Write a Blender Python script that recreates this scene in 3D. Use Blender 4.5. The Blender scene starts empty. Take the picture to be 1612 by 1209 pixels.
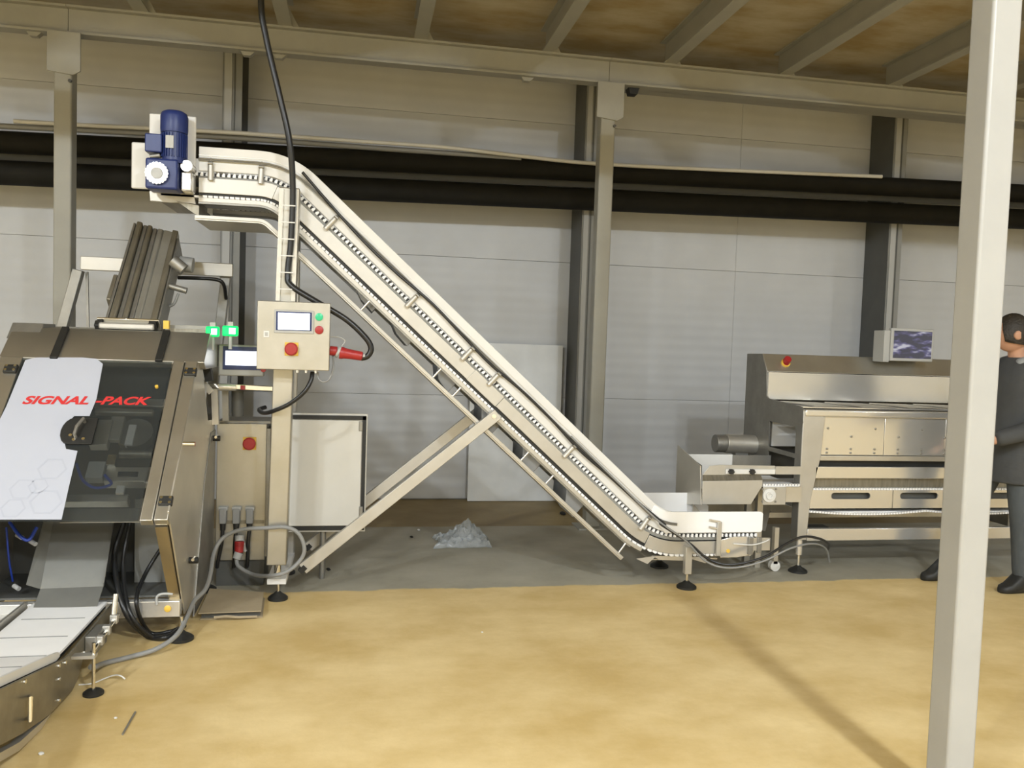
import bpy, math, random
from mathutils import Vector, Matrix, noise
random.seed(7)
S = bpy.context.scene
COL = S.collection
R = math.radians

# ------------------------------------------------------------------ camera
IMG_W, IMG_H, FPX = 1612.0, 1209.0, 1300.0
YAW, PITCH, ROLL = R(10.4), R(2.95), R(1.9)
CAM = Vector((0, 0, 1.5))
fwd = Vector((math.sin(YAW)*math.cos(PITCH), math.cos(YAW)*math.cos(PITCH), -math.sin(PITCH)))
rgt0 = Vector((math.cos(YAW), -math.sin(YAW), 0)); up0 = rgt0.cross(fwd)
rgt = rgt0*math.cos(ROLL) + up0*math.sin(ROLL); upv = -rgt0*math.sin(ROLL) + up0*math.cos(ROLL)
cd = bpy.data.cameras.new('camera'); cam = bpy.data.objects.new('camera', cd); COL.objects.link(cam)
cd.sensor_fit = 'HORIZONTAL'; cd.sensor_width = 36.0; cd.lens = FPX/IMG_W*36.0; cd.clip_end = 200
cam.matrix_world = Matrix(((rgt.x, upv.x, -fwd.x, CAM.x), (rgt.y, upv.y, -fwd.y, CAM.y), (rgt.z, upv.z, -fwd.z, CAM.z), (0, 0, 0, 1)))
S.camera = cam

def ray(px, py): return rgt*((px-IMG_W/2)/FPX) - upv*((py-IMG_H/2)/FPX) + fwd
def A(px, py, Y): d = ray(px, py); return CAM + d*((Y-CAM.y)/d.y)
def AX(px, py, X): d = ray(px, py); return CAM + d*((X-CAM.x)/d.x)
def AZ(px, py, Z=0.0): d = ray(px, py); return CAM + d*((Z-CAM.z)/d.z)
def AP(px, py, o, n): d = ray(px, py); return CAM + d*((o-CAM).dot(n)/d.dot(n))

# ------------------------------------------------------------------ world, exposure
w = bpy.data.worlds.new('world'); S.world = w; w.use_nodes = True
w.node_tree.nodes['Background'].inputs[0].default_value = (0.9, 0.95, 1.0, 1)
w.node_tree.nodes['Background'].inputs[1].default_value = 0.02
S.view_settings.view_transform = 'Standard'; S.view_settings.look = 'None'
S.view_settings.gamma = 1.0; S.view_settings.use_curve_mapping = False
S.view_settings.exposure = -0.12
# position, bare bulb watts, reflector (downward) watts
LAMPS = [((1.90, -1.2, 4.19), 190.0, 190.0), ((-3.0, -1.2, 4.19), 140.0, 150.0), ((-8.0, -1.2, 4.19), 140.0, 150.0),
         ((11.0, 0.3, 3.93), 130.0, 110.0), ((1.95, -6.0, 5.03), 190.0, 360.0), ((-4.0, -6.0, 5.03), 190.0, 360.0), ((-9.5, -6.0, 5.03), 190.0, 360.0), ((8.5, -7.0, 5.2), 60.0, 300.0)]  # second row lamps are unseen fill, added for floor light and bounce

# ------------------------------------------------------------------ materials
def mat(name, col, rough=0.5, metal=0.0, spec=0.5, noise_amt=0.0, noise_scale=6.0, col2=None, bump=0.0, bump_scale=60.0, stretch=None, emit=None, estr=0.0, alpha=None, trans=0.0, rough_var=0.0):
    m = bpy.data.materials.new(name); m.use_nodes = True
    nt = m.node_tree; b = nt.nodes['Principled BSDF']
    b.inputs['Base Color'].default_value = (*col, 1); b.inputs['Roughness'].default_value = rough
    b.inputs['Metallic'].default_value = metal; b.inputs['Specular IOR Level'].default_value = spec
    if trans: b.inputs['Transmission Weight'].default_value = trans
    if alpha is not None: b.inputs['Alpha'].default_value = alpha
    if emit: b.inputs['Emission Color'].default_value = (*emit, 1); b.inputs['Emission Strength'].default_value = estr
    tc = mp = None
    if noise_amt or bump or rough_var:
        tc = nt.nodes.new('ShaderNodeTexCoord'); mp = nt.nodes.new('ShaderNodeMapping')
        nt.links.new(tc.outputs['Object'], mp.inputs[0])
        if stretch: mp.inputs['Scale'].default_value = stretch
    if noise_amt or rough_var:
        n = nt.nodes.new('ShaderNodeTexNoise'); n.inputs['Scale'].default_value = noise_scale; n.inputs['Detail'].default_value = 6
        n.inputs['Roughness'].default_value = 0.6
        nt.links.new(mp.outputs[0], n.inputs['Vector'])
        r = nt.nodes.new('ShaderNodeValToRGB'); r.color_ramp.elements[0].position = 0.35; r.color_ramp.elements[1].position = 0.68
        c2 = col2 or tuple(c*(1-noise_amt) for c in col)
        r.color_ramp.elements[0].color = (*c2, 1); r.color_ramp.elements[1].color = (*col, 1)
        nt.links.new(n.outputs['Fac'], r.inputs[0])
        if noise_amt: nt.links.new(r.outputs[0], b.inputs['Base Color'])
        if rough_var:
            mr = nt.nodes.new('ShaderNodeMapRange'); mr.inputs['To Min'].default_value = rough-rough_var; mr.inputs['To Max'].default_value = rough+rough_var
            mr.inputs['From Min'].default_value = 0.3; mr.inputs['From Max'].default_value = 0.7
            nt.links.new(n.outputs['Fac'], mr.inputs['Value']); nt.links.new(mr.outputs[0], b.inputs['Roughness'])
    if bump:
        n2 = nt.nodes.new('ShaderNodeTexNoise'); n2.inputs['Scale'].default_value = bump_scale; n2.inputs['Detail'].default_value = 4
        nt.links.new(mp.outputs[0], n2.inputs['Vector'])
        bp = nt.nodes.new('ShaderNodeBump'); bp.inputs['Strength'].default_value = bump; bp.inputs['Distance'].default_value = 0.01
        nt.links.new(n2.outputs['Fac'], bp.inputs['Height']); nt.links.new(bp.outputs[0], b.inputs['Normal'])
    return m

M = {}
M['steel'] = mat('brushed stainless steel', (.66, .63, .56), .40, .75, noise_amt=.12, noise_scale=5, rough_var=.05)
M['steel_satin'] = mat('bead blasted stainless steel', (.57, .55, .50), .45, .65, noise_amt=.10, noise_scale=6, rough_var=.04)
M['steel_gloss'] = mat('polished stainless steel', (.80, .79, .755), .20, .72, noise_amt=.04, noise_scale=1.0)
M['steel_mirror'] = mat('mirror folded stainless steel', (.54, .52, .46), .32, .85, noise_amt=.12, noise_scale=4, rough_var=.04)
M['steel_dark'] = mat('dull grey steel', (.33, .32, .29), .45, .7, noise_amt=.2, noise_scale=8)
M['steel_brown'] = mat('worn brown tinted steel', (.34, .315, .25), .42, .7, noise_amt=.35, noise_scale=5, stretch=(8, 1, 1))
M['steel_box'] = mat('satin sheet steel', (.50, .48, .42), .38, .80, noise_amt=.12, noise_scale=5, rough_var=.05)
M['steel_chute'] = mat('dull chute steel', (.42, .415, .375), .42, .65, noise_amt=.15, noise_scale=4)
M['steel_floor_tint'] = mat('post steel tinted with floor reflection', (.50, .43, .30), .26, .92, noise_amt=.1, noise_scale=4)  # golden base colour carries the yellow floor's reflection
M['chrome'] = mat('bright chrome', (.85, .84, .80), .12, 1.0)
M['plastic_white'] = mat('white polyethylene', (.74, .73, .695), .45, noise_amt=.05, noise_scale=5)
M['belt_white'] = mat('white belt plastic', (.92, .915, .90), .5, noise_amt=.03, noise_scale=8)
M['paint_cream'] = mat('cream painted steel', (.36, .35, .30), .5, noise_amt=.10, noise_scale=3, bump=.04, bump_scale=40)
M['paint_post'] = mat('off white painted post', (.375, .37, .35), .42, noise_amt=.07, noise_scale=3, bump=.05, bump_scale=25)
M['paint_dark'] = mat('dark grey painted steel', (.10, .10, .09), .5, noise_amt=.15, noise_scale=4)
M['paint_midgrey'] = mat('mid grey painted steel', (.27, .27, .25), .5, noise_amt=.1, noise_scale=4)
M['black'] = mat('black rubber', (.018, .018, .016), .55, noise_amt=.2, noise_scale=20)
M['black_gloss'] = mat('black cable sheath', (.016, .016, .016), .32)
M['pipe_black'] = mat('black pipe insulation', (.016, .015, .011), .75, spec=.2, noise_amt=.3, noise_scale=6)
M['pipe_white'] = mat('pale plastic pipe', (.62, .60, .54), .45)
M['cable_grey'] = mat('grey cable sheath', (.26, .26, .25), .5)
M['red'] = mat('red plastic', (.36, .022, .022), .4)
M['red_print'] = mat('red lettering', (.62, .035, .035), .5)
M['yellow'] = mat('yellow plastic', (.78, .50, .07), .45)
M['blue_motor'] = mat('blue motor enamel', (.018, .034, .155), .38, noise_amt=.15, noise_scale=10)
M['blue_hose'] = mat('blue air hose', (.03, .07, .45), .35)
M['white_film'] = mat('white protective film', (.50, .52, .59), .30, noise_amt=.04, noise_scale=3)
M['film_print'] = mat('pale hexagon print', (.45, .47, .54), .4)
M['cab_white'] = mat('white enamelled cabinet door', (.64, .62, .56), .45, noise_amt=.05, noise_scale=3)
M['grey_plastic'] = mat('light grey plastic', (.42, .42, .40), .45)
M['navy'] = mat('navy screen border', (.02, .035, .12), .3)
M['screen'] = mat('lit white screen', (.8, .85, 1), .3, emit=(.88, .92, 1.0), estr=1.6)
M['screen_blue'] = mat('lit blue white screen', (.5, .55, .8), .3, emit=(.45, .5, .9), estr=.7)
M['green_led'] = mat('lit green indicator', (.0, .30, .08), .3, emit=(.0, .95, .16), estr=1.3)
M['green_core'] = mat('white hot green indicator core', (.6, 1, .75), .3, emit=(.65, 1.0, .78), estr=1.8)
M['green_button'] = mat('lit green button', (.02, .30, .14), .3, emit=(.03, .6, .25), estr=.6)
M['card'] = mat('brown cardboard', (.42, .34, .22), .8, noise_amt=.15, noise_scale=6)
M['hair'] = mat('dark brown hair', (.022, .017, .011), .6, bump=.5, bump_scale=80)
M['skin'] = mat('skin', (.50, .27, .17), .5, noise_amt=.1, noise_scale=12)
M['jacket'] = mat('dark grey work jacket', (.060, .062, .062), .8, noise_amt=.2, noise_scale=7, bump=.3, bump_scale=30)
M['hood_grey'] = mat('light grey hood fabric', (.26, .27, .27), .85)
M['trousers'] = mat('slate work trousers', (.085, .095, .10), .85, noise_amt=.2, noise_scale=6, bump=.3, bump_scale=25)
M['lamp_emit'] = mat('lamp diffuser', (1, 1, 1), .5, emit=(1, .95, .86), estr=6)

def glass_mat(name, tint, mixf):
    m = bpy.data.materials.new(name); m.use_nodes = True; nt = m.node_tree
    b = nt.nodes['Principled BSDF']; b.inputs['Base Color'].default_value = (*tint, 1); b.inputs['Roughness'].default_value = .12
    t = nt.nodes.new('ShaderNodeBsdfTransparent'); t.inputs[0].default_value = (.92, .94, .94, 1)
    mx = nt.nodes.new('ShaderNodeMixShader'); mx.inputs[0].default_value = mixf
    nt.links.new(t.outputs[0], mx.inputs[1]); nt.links.new(b.outputs[0], mx.inputs[2])
    nt.links.new(mx.outputs[0], nt.nodes['Material Output'].inputs[0]); return m
M['clear'] = glass_mat('smoky clear polycarbonate', (.045, .05, .05), .40)
M['bag'] = glass_mat('crumpled clear plastic film', (.70, .72, .73), .30)
M['bag'].node_tree.nodes['Principled BSDF'].inputs['Roughness'].default_value = .14
M['pale_sheet'] = mat('pale plastic sheet', (.78, .79, .77), .4, noise_amt=.12, noise_scale=2.5)

# monitor picture: dark with white and violet smears
def monitor_mat():
    m = mat('monitor picture', (.03, .03, .04), .15); nt = m.node_tree; b = nt.nodes['Principled BSDF']
    tc = nt.nodes.new('ShaderNodeTexCoord'); mp = nt.nodes.new('ShaderNodeMapping'); mp.inputs['Rotation'].default_value = (0, R(-35), 0); mp.inputs['Scale'].default_value = (5, 1, 14)
    n = nt.nodes.new('ShaderNodeTexNoise'); n.inputs['Scale'].default_value = 1.6; n.inputs['Detail'].default_value = 2
    r = nt.nodes.new('ShaderNodeValToRGB'); e = r.color_ramp.elements
    e[0].position = .48; e[0].color = (.07, .07, .10, 1); e[1].position = .66; e[1].color = (.9, .9, 1, 1)
    x = e.new(.57); x.color = (.18, .17, .36, 1)
    nt.links.new(tc.outputs['Object'], mp.inputs[0]); nt.links.new(mp.outputs[0], n.inputs[0]); nt.links.new(n.outputs[0], r.inputs[0])
    nt.links.new(r.outputs[0], b.inputs['Emission Color']); b.inputs['Emission Strength'].default_value = .55
    return m
M['monitor'] = monitor_mat()

def floor_mat():
    m = bpy.data.materials.new('painted and bare concrete floor'); m.use_nodes = True; nt = m.node_tree; N = nt.nodes; L = nt.links
    b = N['Principled BSDF']
    g = N.new('ShaderNodeNewGeometry'); sp = N.new('ShaderNodeSeparateXYZ'); L.new(g.outputs['Position'], sp.inputs[0])
    def nz(scale, det=5, rough=.6, sc=None):
        n = N.new('ShaderNodeTexNoise'); n.inputs['Scale'].default_value = scale; n.inputs['Detail'].default_value = det; n.inputs['Roughness'].default_value = rough
        if sc:
            mp = N.new('ShaderNodeMapping'); mp.inputs['Scale'].default_value = sc; L.new(g.outputs['Position'], mp.inputs[0]); L.new(mp.outputs[0], n.inputs['Vector'])
        else: L.new(g.outputs['Position'], n.inputs['Vector'])
        return n
    def ramp(src, a, ca, c, cc):
        r = N.new('ShaderNodeValToRGB'); r.color_ramp.elements[0].position = a; r.color_ramp.elements[0].color = (*ca, 1)
        r.color_ramp.elements[1].position = c; r.color_ramp.elements[1].color = (*cc, 1); L.new(src, r.inputs[0]); return r
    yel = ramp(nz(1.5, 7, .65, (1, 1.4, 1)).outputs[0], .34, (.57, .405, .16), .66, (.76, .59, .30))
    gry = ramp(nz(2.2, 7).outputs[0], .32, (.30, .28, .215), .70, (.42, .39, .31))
    rear = ramp(nz(3, 6).outputs[0], .32, (.25, .185, .08), .70, (.33, .25, .12))  # yellow paint by the wall, its shade mixed into the darker colour
    edge = nz(5, 6)
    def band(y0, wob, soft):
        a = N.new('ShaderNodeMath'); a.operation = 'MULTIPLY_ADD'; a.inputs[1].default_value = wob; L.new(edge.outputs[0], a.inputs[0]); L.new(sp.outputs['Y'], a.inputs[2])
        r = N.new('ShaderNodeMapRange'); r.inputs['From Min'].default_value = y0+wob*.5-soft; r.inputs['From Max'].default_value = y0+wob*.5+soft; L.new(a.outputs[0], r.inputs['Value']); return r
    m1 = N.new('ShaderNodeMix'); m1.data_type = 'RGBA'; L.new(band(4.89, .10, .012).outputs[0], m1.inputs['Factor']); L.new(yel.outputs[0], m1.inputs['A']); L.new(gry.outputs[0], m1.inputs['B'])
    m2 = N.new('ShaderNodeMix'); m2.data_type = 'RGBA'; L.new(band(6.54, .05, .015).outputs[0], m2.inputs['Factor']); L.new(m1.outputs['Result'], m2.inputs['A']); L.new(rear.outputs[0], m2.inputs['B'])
    # pale scuffs and dark specks
    sc = ramp(nz(38, 3).outputs[0], .70, (0, 0, 0), .76, (1, 1, 1)); m3 = N.new('ShaderNodeMix'); m3.data_type = 'RGBA'
    k = N.new('ShaderNodeMath'); k.operation = 'MULTIPLY'; k.inputs[1].default_value = .25; L.new(sc.outputs[0], k.inputs[0]); L.new(k.outputs[0], m3.inputs['Factor'])
    L.new(m2.outputs['Result'], m3.inputs['A']); m3.inputs['B'].default_value = (.6, .5, .34, 1)
    L.new(m3.outputs['Result'], b.inputs['Base Color'])
    b.inputs['Roughness'].default_value = .55; b.inputs['Specular IOR Level'].default_value = .3
    bp = N.new('ShaderNodeBump'); bp.inputs['Strength'].default_value = .08; bp.inputs['Distance'].default_value = .02; L.new(nz(25, 6).outputs[0], bp.inputs['Height']); L.new(bp.outputs[0], b.inputs['Normal'])
    return m
M['floor'] = floor_mat()

def panel_mat():
    m = mat('ribbed grey wall panel', (.60, .605, .60), .5, noise_amt=.10, noise_scale=1.2); nt = m.node_tree; b = nt.nodes['Principled BSDF']
    g = nt.nodes.new('ShaderNodeNewGeometry'); wv = nt.nodes.new('ShaderNodeTexWave'); wv.bands_direction = 'Z'; wv.inputs['Scale'].default_value = 3.2; wv.inputs['Distortion'].default_value = 0
    nt.links.new(g.outputs['Position'], wv.inputs['Vector'])
    bp = nt.nodes.new('ShaderNodeBump'); bp.inputs['Strength'].default_value = .17; bp.inputs['Distance'].default_value = .01
    nt.links.new(wv.outputs['Fac'], bp.inputs['Height']); nt.links.new(bp.outputs[0], b.inputs['Normal']); return m
M['panel'] = panel_mat()
M['deck'] = mat('stained timber deck underside', (.52, .47, .35), .7, noise_amt=.5, noise_scale=1.4, col2=(.34, .25, .11), stretch=(1, 2.2, 1))
M['hall_wall'] = mat('pale hall wall', (.78, .77, .73), .6, noise_amt=.1, noise_scale=1)

# ------------------------------------------------------------------ mesh helpers
WPOS = {}
class MB:
    def __init__(s): s.v = []; s.f = []
    def add(s, vs, fs):
        o = len(s.v); s.v += [Vector(p) for p in vs]; s.f += [tuple(i+o for i in f) for f in fs]; return s
    def hexa(s, p): return s.add(p, [(0, 3, 2, 1), (4, 5, 6, 7), (0, 1, 5, 4), (1, 2, 6, 5), (2, 3, 7, 6), (3, 0, 4, 7)])
    def box(s, x0, x1, y0, y1, z0, z1):
        return s.hexa([(x0, y0, z0), (x1, y0, z0), (x1, y1, z0), (x0, y1, z0), (x0, y0, z1), (x1, y0, z1), (x1, y1, z1), (x0, y1, z1)])
    def obox(s, c, ax, ay, az):
        c = Vector(c); ax = Vector(ax); ay = Vector(ay); az = Vector(az)
        return s.hexa([c-ax-ay-az, c+ax-ay-az, c+ax+ay-az, c-ax+ay-az, c-ax-ay+az, c+ax-ay+az, c+ax+ay+az, c-ax+ay+az])
    def bar(s, p0, p1, w, h, up=(0, 1, 0)):
        p0 = Vector(p0); p1 = Vector(p1); d = p1-p0; u = Vector(up); a = d.normalized().cross(u).normalized(); b = a.cross(d.normalized())
        return s.obox((p0+p1)/2, d/2, a*(w/2), b*(h/2))
    def prism(s, poly, vec):
        n = len(poly); vec = Vector(vec); p = [Vector(q) for q in poly]
        return s.add(p+[q+vec for q in p], [tuple(range(n))[::-1], tuple(range(n, 2*n))]+[(i, (i+1) % n, n+(i+1) % n, n+i) for i in range(n)])
    def pxz(s, poly, y0, y1): return s.prism([(a, y0, b) for a, b in poly], (0, y1-y0, 0))
    def pyz(s, poly, x0, x1): return s.prism([(x0, a, b) for a, b in poly], (x1-x0, 0, 0))
    def pxy(s, poly, z0, z1): return s.prism([(a, b, z0) for a, b in poly], (0, 0, z1-z0))
    def cyl(s, p0, p1, r0, r1=None, n=16):
        r1 = r0 if r1 is None else r1; return s.lathe([(r0, 0), (r1, 1)], p0, Vector(p1)-Vector(p0), n)
    def lathe(s, prof, org, axis, n=20):
        org = Vector(org); ax = Vector(axis); d = ax.normalized(); a = d.orthogonal().normalized(); b = d.cross(a); vs = []; fs = []
        for r, h in prof:
            for i in range(n):
                t = 2*math.pi*i/n; vs.append(org+ax*h+(a*math.cos(t)+b*math.sin(t))*max(r, 1e-4))
        for k in range(len(prof)-1):
            for i in range(n):
                j = (i+1) % n; fs.append((k*n+i, k*n+j, (k+1)*n+j, (k+1)*n+i))
        fs.append(tuple(range(n))[::-1]); fs.append(tuple(range((len(prof)-1)*n, len(prof)*n)))
        return s.add(vs, fs)
    def tube(s, pts, r, n=8):
        pts = [Vector(p) for p in pts]; vs = []; fs = []; m = len(pts); a = None
        for i in range(m):
            d = (pts[min(i+1, m-1)]-pts[max(i-1, 0)]).normalized()
            a = d.orthogonal().normalized() if a is None else (a-d*a.dot(d)).normalized()
            b = d.cross(a)
            for k in range(n):
                t = 2*math.pi*k/n; vs.append(pts[i]+(a*math.cos(t)+b*math.sin(t))*r)
        for i in range(m-1):
            for k in range(n):
                j = (k+1) % n; fs.append((i*n+k, i*n+j, (i+1)*n+j, (i+1)*n+k))
        fs.append(tuple(range(n))[::-1]); fs.append(tuple(range((m-1)*n, m*n)))
        return s.add(vs, fs)
    def band(s, st, lo, hi, y0, y1):
        # st: list of (x, z, nx, nz); lo, hi offsets (number or list) along the normal
        vs = []; fs = []; m = len(st)
        for i, (x, z, nx, nz_) in enumerate(st):
            l = lo[i] if isinstance(lo, list) else lo; h = hi[i] if isinstance(hi, list) else hi
            vs += [(x+nx*l, y0, z+nz_*l), (x+nx*h, y0, z+nz_*h), (x+nx*h, y1, z+nz_*h), (x+nx*l, y1, z+nz_*l)]
        for i in range(m-1):
            for k in range(4):
                j = (k+1) % 4; fs.append((i*4+k, (i+1)*4+k, (i+1)*4+j, i*4+j))
        fs.append((0, 1, 2, 3)); fs.append(((m-1)*4+3, (m-1)*4+2, (m-1)*4+1, (m-1)*4))
        return s.add(vs, fs)
    def build(s, name, material, parent=None, bevel=0.0, smooth=40, seg=2):
        lo = Vector([min(p[i] for p in s.v) for i in range(3)]); hi = Vector([max(p[i] for p in s.v) for i in range(3)]); c = (lo+hi)/2
        me = bpy.data.meshes.new(name); me.from_pydata([tuple(p-c) for p in s.v], [], s.f)
        import bmesh
        bm = bmesh.new(); bm.from_mesh(me); bmesh.ops.recalc_face_normals(bm, faces=bm.faces); bm.to_mesh(me); bm.free()
        me.polygons.foreach_set('use_smooth', [True]*len(me.polygons)); me.set_sharp_from_angle(angle=R(smooth))
        me.materials.append(M[material] if isinstance(material, str) else material)
        o = bpy.data.objects.new(name, me); COL.objects.link(o); place(o, c, parent)
        if bevel:
            b = o.modifiers.new('edge', 'BEVEL'); b.width = bevel; b.segments = seg; b.limit_method = 'ANGLE'; b.angle_limit = R(40); b.harden_normals = False
        return o
def place(o, wpos, parent=None):
    WPOS[o.name] = Vector(wpos)
    if parent: o.parent = parent; o.location = Vector(wpos)-WPOS[parent.name]
    else: o.location = wpos
def tag(o, label, cat, group=None):
    o['label'] = label; o['category'] = cat
    if group: o['group'] = group
    return o
def thing(name, loc, label, cat, group=None):
    o = bpy.data.objects.new(name, None); COL.objects.link(o); o.empty_display_size = .1; place(o, loc); return tag(o, label, cat, group)
def struct(o): o['kind'] = 'structure'; return o
def dup(src, wpos, parent):
    o = src.copy(); COL.objects.link(o); place(o, wpos, parent); return o
def lab(o, text): o['label'] = text; return o
def spline(pts, n=10):
    pts = [Vector(p) for p in pts]; out = []; q = [pts[0]*2-pts[1]]+pts+[pts[-1]*2-pts[-2]]
    for i in range(1, len(q)-2):
        a, b, c, d = q[i-1], q[i], q[i+1], q[i+2]
        for k in range(n):
            t = k/n; out.append(.5*((2*b)+(c-a)*t+(2*a-5*b+4*c-d)*t*t+(3*b-a-3*c+d)*t**3))
    out.append(pts[-1]); return out
def cable(name, pts, r, material, parent=None, n=10, sides=8): return MB().tube(spline(pts, n), r, sides).build(name, material, parent, smooth=80)
def foot_pad(parent, x, y, ztop, r=.055, rod=.008):
    MB().cyl((x, y, .035), (x, y, ztop), rod, n=10).build('foot_stem', 'chrome', parent)
    MB().lathe([(r, 0), (r, .012), (r*.8, .022), (r*.45, .034), (r*.25, .045)], (x, y, 0), (0, 0, 1), 24).build('foot_pad', 'black', parent)

# ================================================================== STRUCTURE
WALL_Y = 7.65
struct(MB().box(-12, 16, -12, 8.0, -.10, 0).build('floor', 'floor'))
wb = struct(MB().box(-12, 16, WALL_Y+.02, WALL_Y+.10, 0, 7).build('wall_back', 'paint_midgrey'))
xs = [-7.5, -4.3, -1.16, 2.03, 3.60, 5.20, 8.3, 11.5]; zs = [.01, .98, 2.26, 3.545, 4.83]
for i in range(len(xs)-1):
    for k in range(len(zs)-1):
        MB().box(xs[i]+.001, xs[i+1]-.001, WALL_Y, WALL_Y+.05, zs[k]+.0012, zs[k+1]-.0012).build('panel', 'panel', wb, bevel=.002)
struct(MB().box(-12.1, -12, -12, 8, 0, 7).build('wall_left', 'hall_wall'))
struct(MB().box(16, 16.1, -12, 8, 0, 7).build('wall_right', 'hall_wall'))
struct(MB().box(-12, 16, -12.1, -12, 0, 7).build('wall_front', 'hall_wall'))
struct(MB().box(-12, 16, -12, 8, 7.0, 7.1).build('ceiling', 'hall_wall'))
EDGE_Y = 2.30; BEAM_Z0, BEAM_Z1 = 3.575, 3.775
deck = struct(MB().box(-12, 16, EDGE_Y-.05, WALL_Y, 3.975, 4.12).build('ceiling', 'deck'))
def ibeam_y(x, y0, y1, z0, z1, w=.10, t=.012):
    m = MB(); m.box(x-w/2, x+w/2, y0, y1, z0, z0+t); m.box(x-w/2, x+w/2, y0, y1, z1-t, z1); m.box(x-.005, x+.005, y0, y1, z0+t, z1-t); return m
def ibeam_x(y, x0, x1, z0, z1, w=.11, t=.016):
    m = MB(); m.box(x0, x1, y-w/2, y+w/2, z0, z0+t); m.box(x0, x1, y-w/2, y+w/2, z1-t, z1); m.box(x0, x1, y-.006, y+.006, z0+t, z1-t); return m
for k in range(-5, 9):
    x = .39+k*1.0
    j = ibeam_y(x, EDGE_Y, 6.555, BEAM_Z1, 3.975).build('joist', 'paint_cream', deck)
    MB().pxz([(x+.005, BEAM_Z1), (x+.10, BEAM_Z1), (x+.005, BEAM_Z1+.17)], 6.46, 6.475).build('shade_wedge', 'paint_cream', deck)  # triangle added in the shape of the shading beside each joist

# mezzanine beams
def beam(y, label, cat_x, name='steel_beam'):
    t = thing(name, (2, y, BEAM_Z0), label, 'beam')
    for a, b in zip(cat_x[:-1], cat_x[1:]):
        ibeam_x(y, a+.002, b-.002, BEAM_Z0, BEAM_Z1).build('beam_segment', 'paint_cream', t)
    return t
bm_ = beam(6.50, 'long cream painted steel beam across the top, carried by the square columns', [-10, -6.1, -2.11, 1.90, 5.9, 10])
for px, py in ((440, 97), (830, 122), (55, 52), (390, 92)):
    p = A(px, py, 6.5); MB().pxz([(p.x-.05, BEAM_Z0-.001), (p.x+.05, BEAM_Z0-.001), (p.x+.02, BEAM_Z0-.03), (p.x-.03, BEAM_Z0-.03)], 6.48, 6.53).build('clip', 'paint_cream', bm_)
c_ = A(996, 148, 6.53); MB().pxz([(c_.x-.045, BEAM_Z0), (c_.x+.045, BEAM_Z0), (c_.x+.03, BEAM_Z0-.05), (c_.x-.03, BEAM_Z0-.05)], 6.50, 6.58).build('black_clip', 'black', bm_)
d_ = ray(1300, 172); yb_ = (BEAM_Z0-CAM.z)*d_.y/d_.z
beam(yb_, 'second cream steel beam close behind the long beam, right of the middle column', [1.98, 5.9, 10])
beam(EDGE_Y+.05, 'front edge beam of the mezzanine carried by the foreground post', [-10, -6.1, -2.11, 1.945, 5.9, 10])

def column(x, label, w=.12):
    t = thing('steel_column', (x, 6.47, 0), label, 'column', 'square columns under the long beam')
    MB().box(x-w/2, x+w/2, 6.42, 6.54, .012, BEAM_Z0).build('shaft', 'paint_cream', t, bevel=.012, seg=3)
    MB().box(x-.13, x+.13, 6.36, 6.60, 0, .012).build('base_plate', 'paint_cream', t)
    MB().pxz([(x-.10, BEAM_Z0-.002), (x+.12, BEAM_Z0-.002), (x+.12, BEAM_Z0-.27), (x+.07, BEAM_Z0-.30), (x-.10, BEAM_Z0-.28)], 6.405, 6.419).build('gusset_plate', 'paint_cream', t, bevel=.003)
    MB().cyl((x+.05, 6.404, BEAM_Z0-.34), (x+.05, 6.425, BEAM_Z0-.34), .012, n=10).build('bolt', 'paint_dark', t)
column(1.885, 'cream square steel column standing behind the inclined conveyor')
column(-2.12, 'cream square steel column standing behind the brown chute at far left')
p_ = thing('steel_post', (1.945, 2.35, 0), 'tall off-white square post in the right foreground', 'post')
MB().box(1.893, 1.996, 2.30, 2.403, .012, BEAM_Z0).build('shaft', 'paint_post', p_, bevel=.010, seg=3)
MB().box(1.83, 2.06, 2.235, 2.468, 0, .012).build('base_plate', 'paint_post', p_)

def wall_column(px, py, label, w=.15):
    x = A(px, py, 7.29).x; Y0 = 7.27; t = thing('wall_column', (x, 7.45, 0), label, 'column', 'dark H columns against the wall')
    MB().box(x-w/2, x+w/2, Y0, Y0+.014, 0, 3.97).build('front_flange', 'paint_midgrey', t)
    MB().box(x-w/2, x+w/2, WALL_Y-.020, WALL_Y-.006, 0, 3.97).build('rear_flange', 'paint_dark', t)
    MB().box(x-.006, x+.006, Y0+.014, WALL_Y-.020, 0, 3.97).build('web', 'paint_dark', t)  # web and rear flange coloured dark for the shade between flanges
    MB().box(x-w/2-.004, x-w/2, Y0, WALL_Y-.006, 0, 3.97).build('recess_shade', 'paint_dark', t)  # dark sheet standing in for the shaded web recess
    MB().box(x+.012, x+.022, Y0-.006, Y0, 0, 3.97).build('joint_strip', 'paint_dark', t)
    MB().box(x-w/2+.012, x-.004, Y0-.012, Y0, 0, 3.97).build('cable_trunk', 'grey_plastic', t)
wall_column(366, 200, 'dark wall column behind the green lamps')
wall_column(920, 500, 'dark wall column beside the middle cream column', .12)
wall_column(1406, 400, 'dark wall column behind the small monitor', .14)

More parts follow.
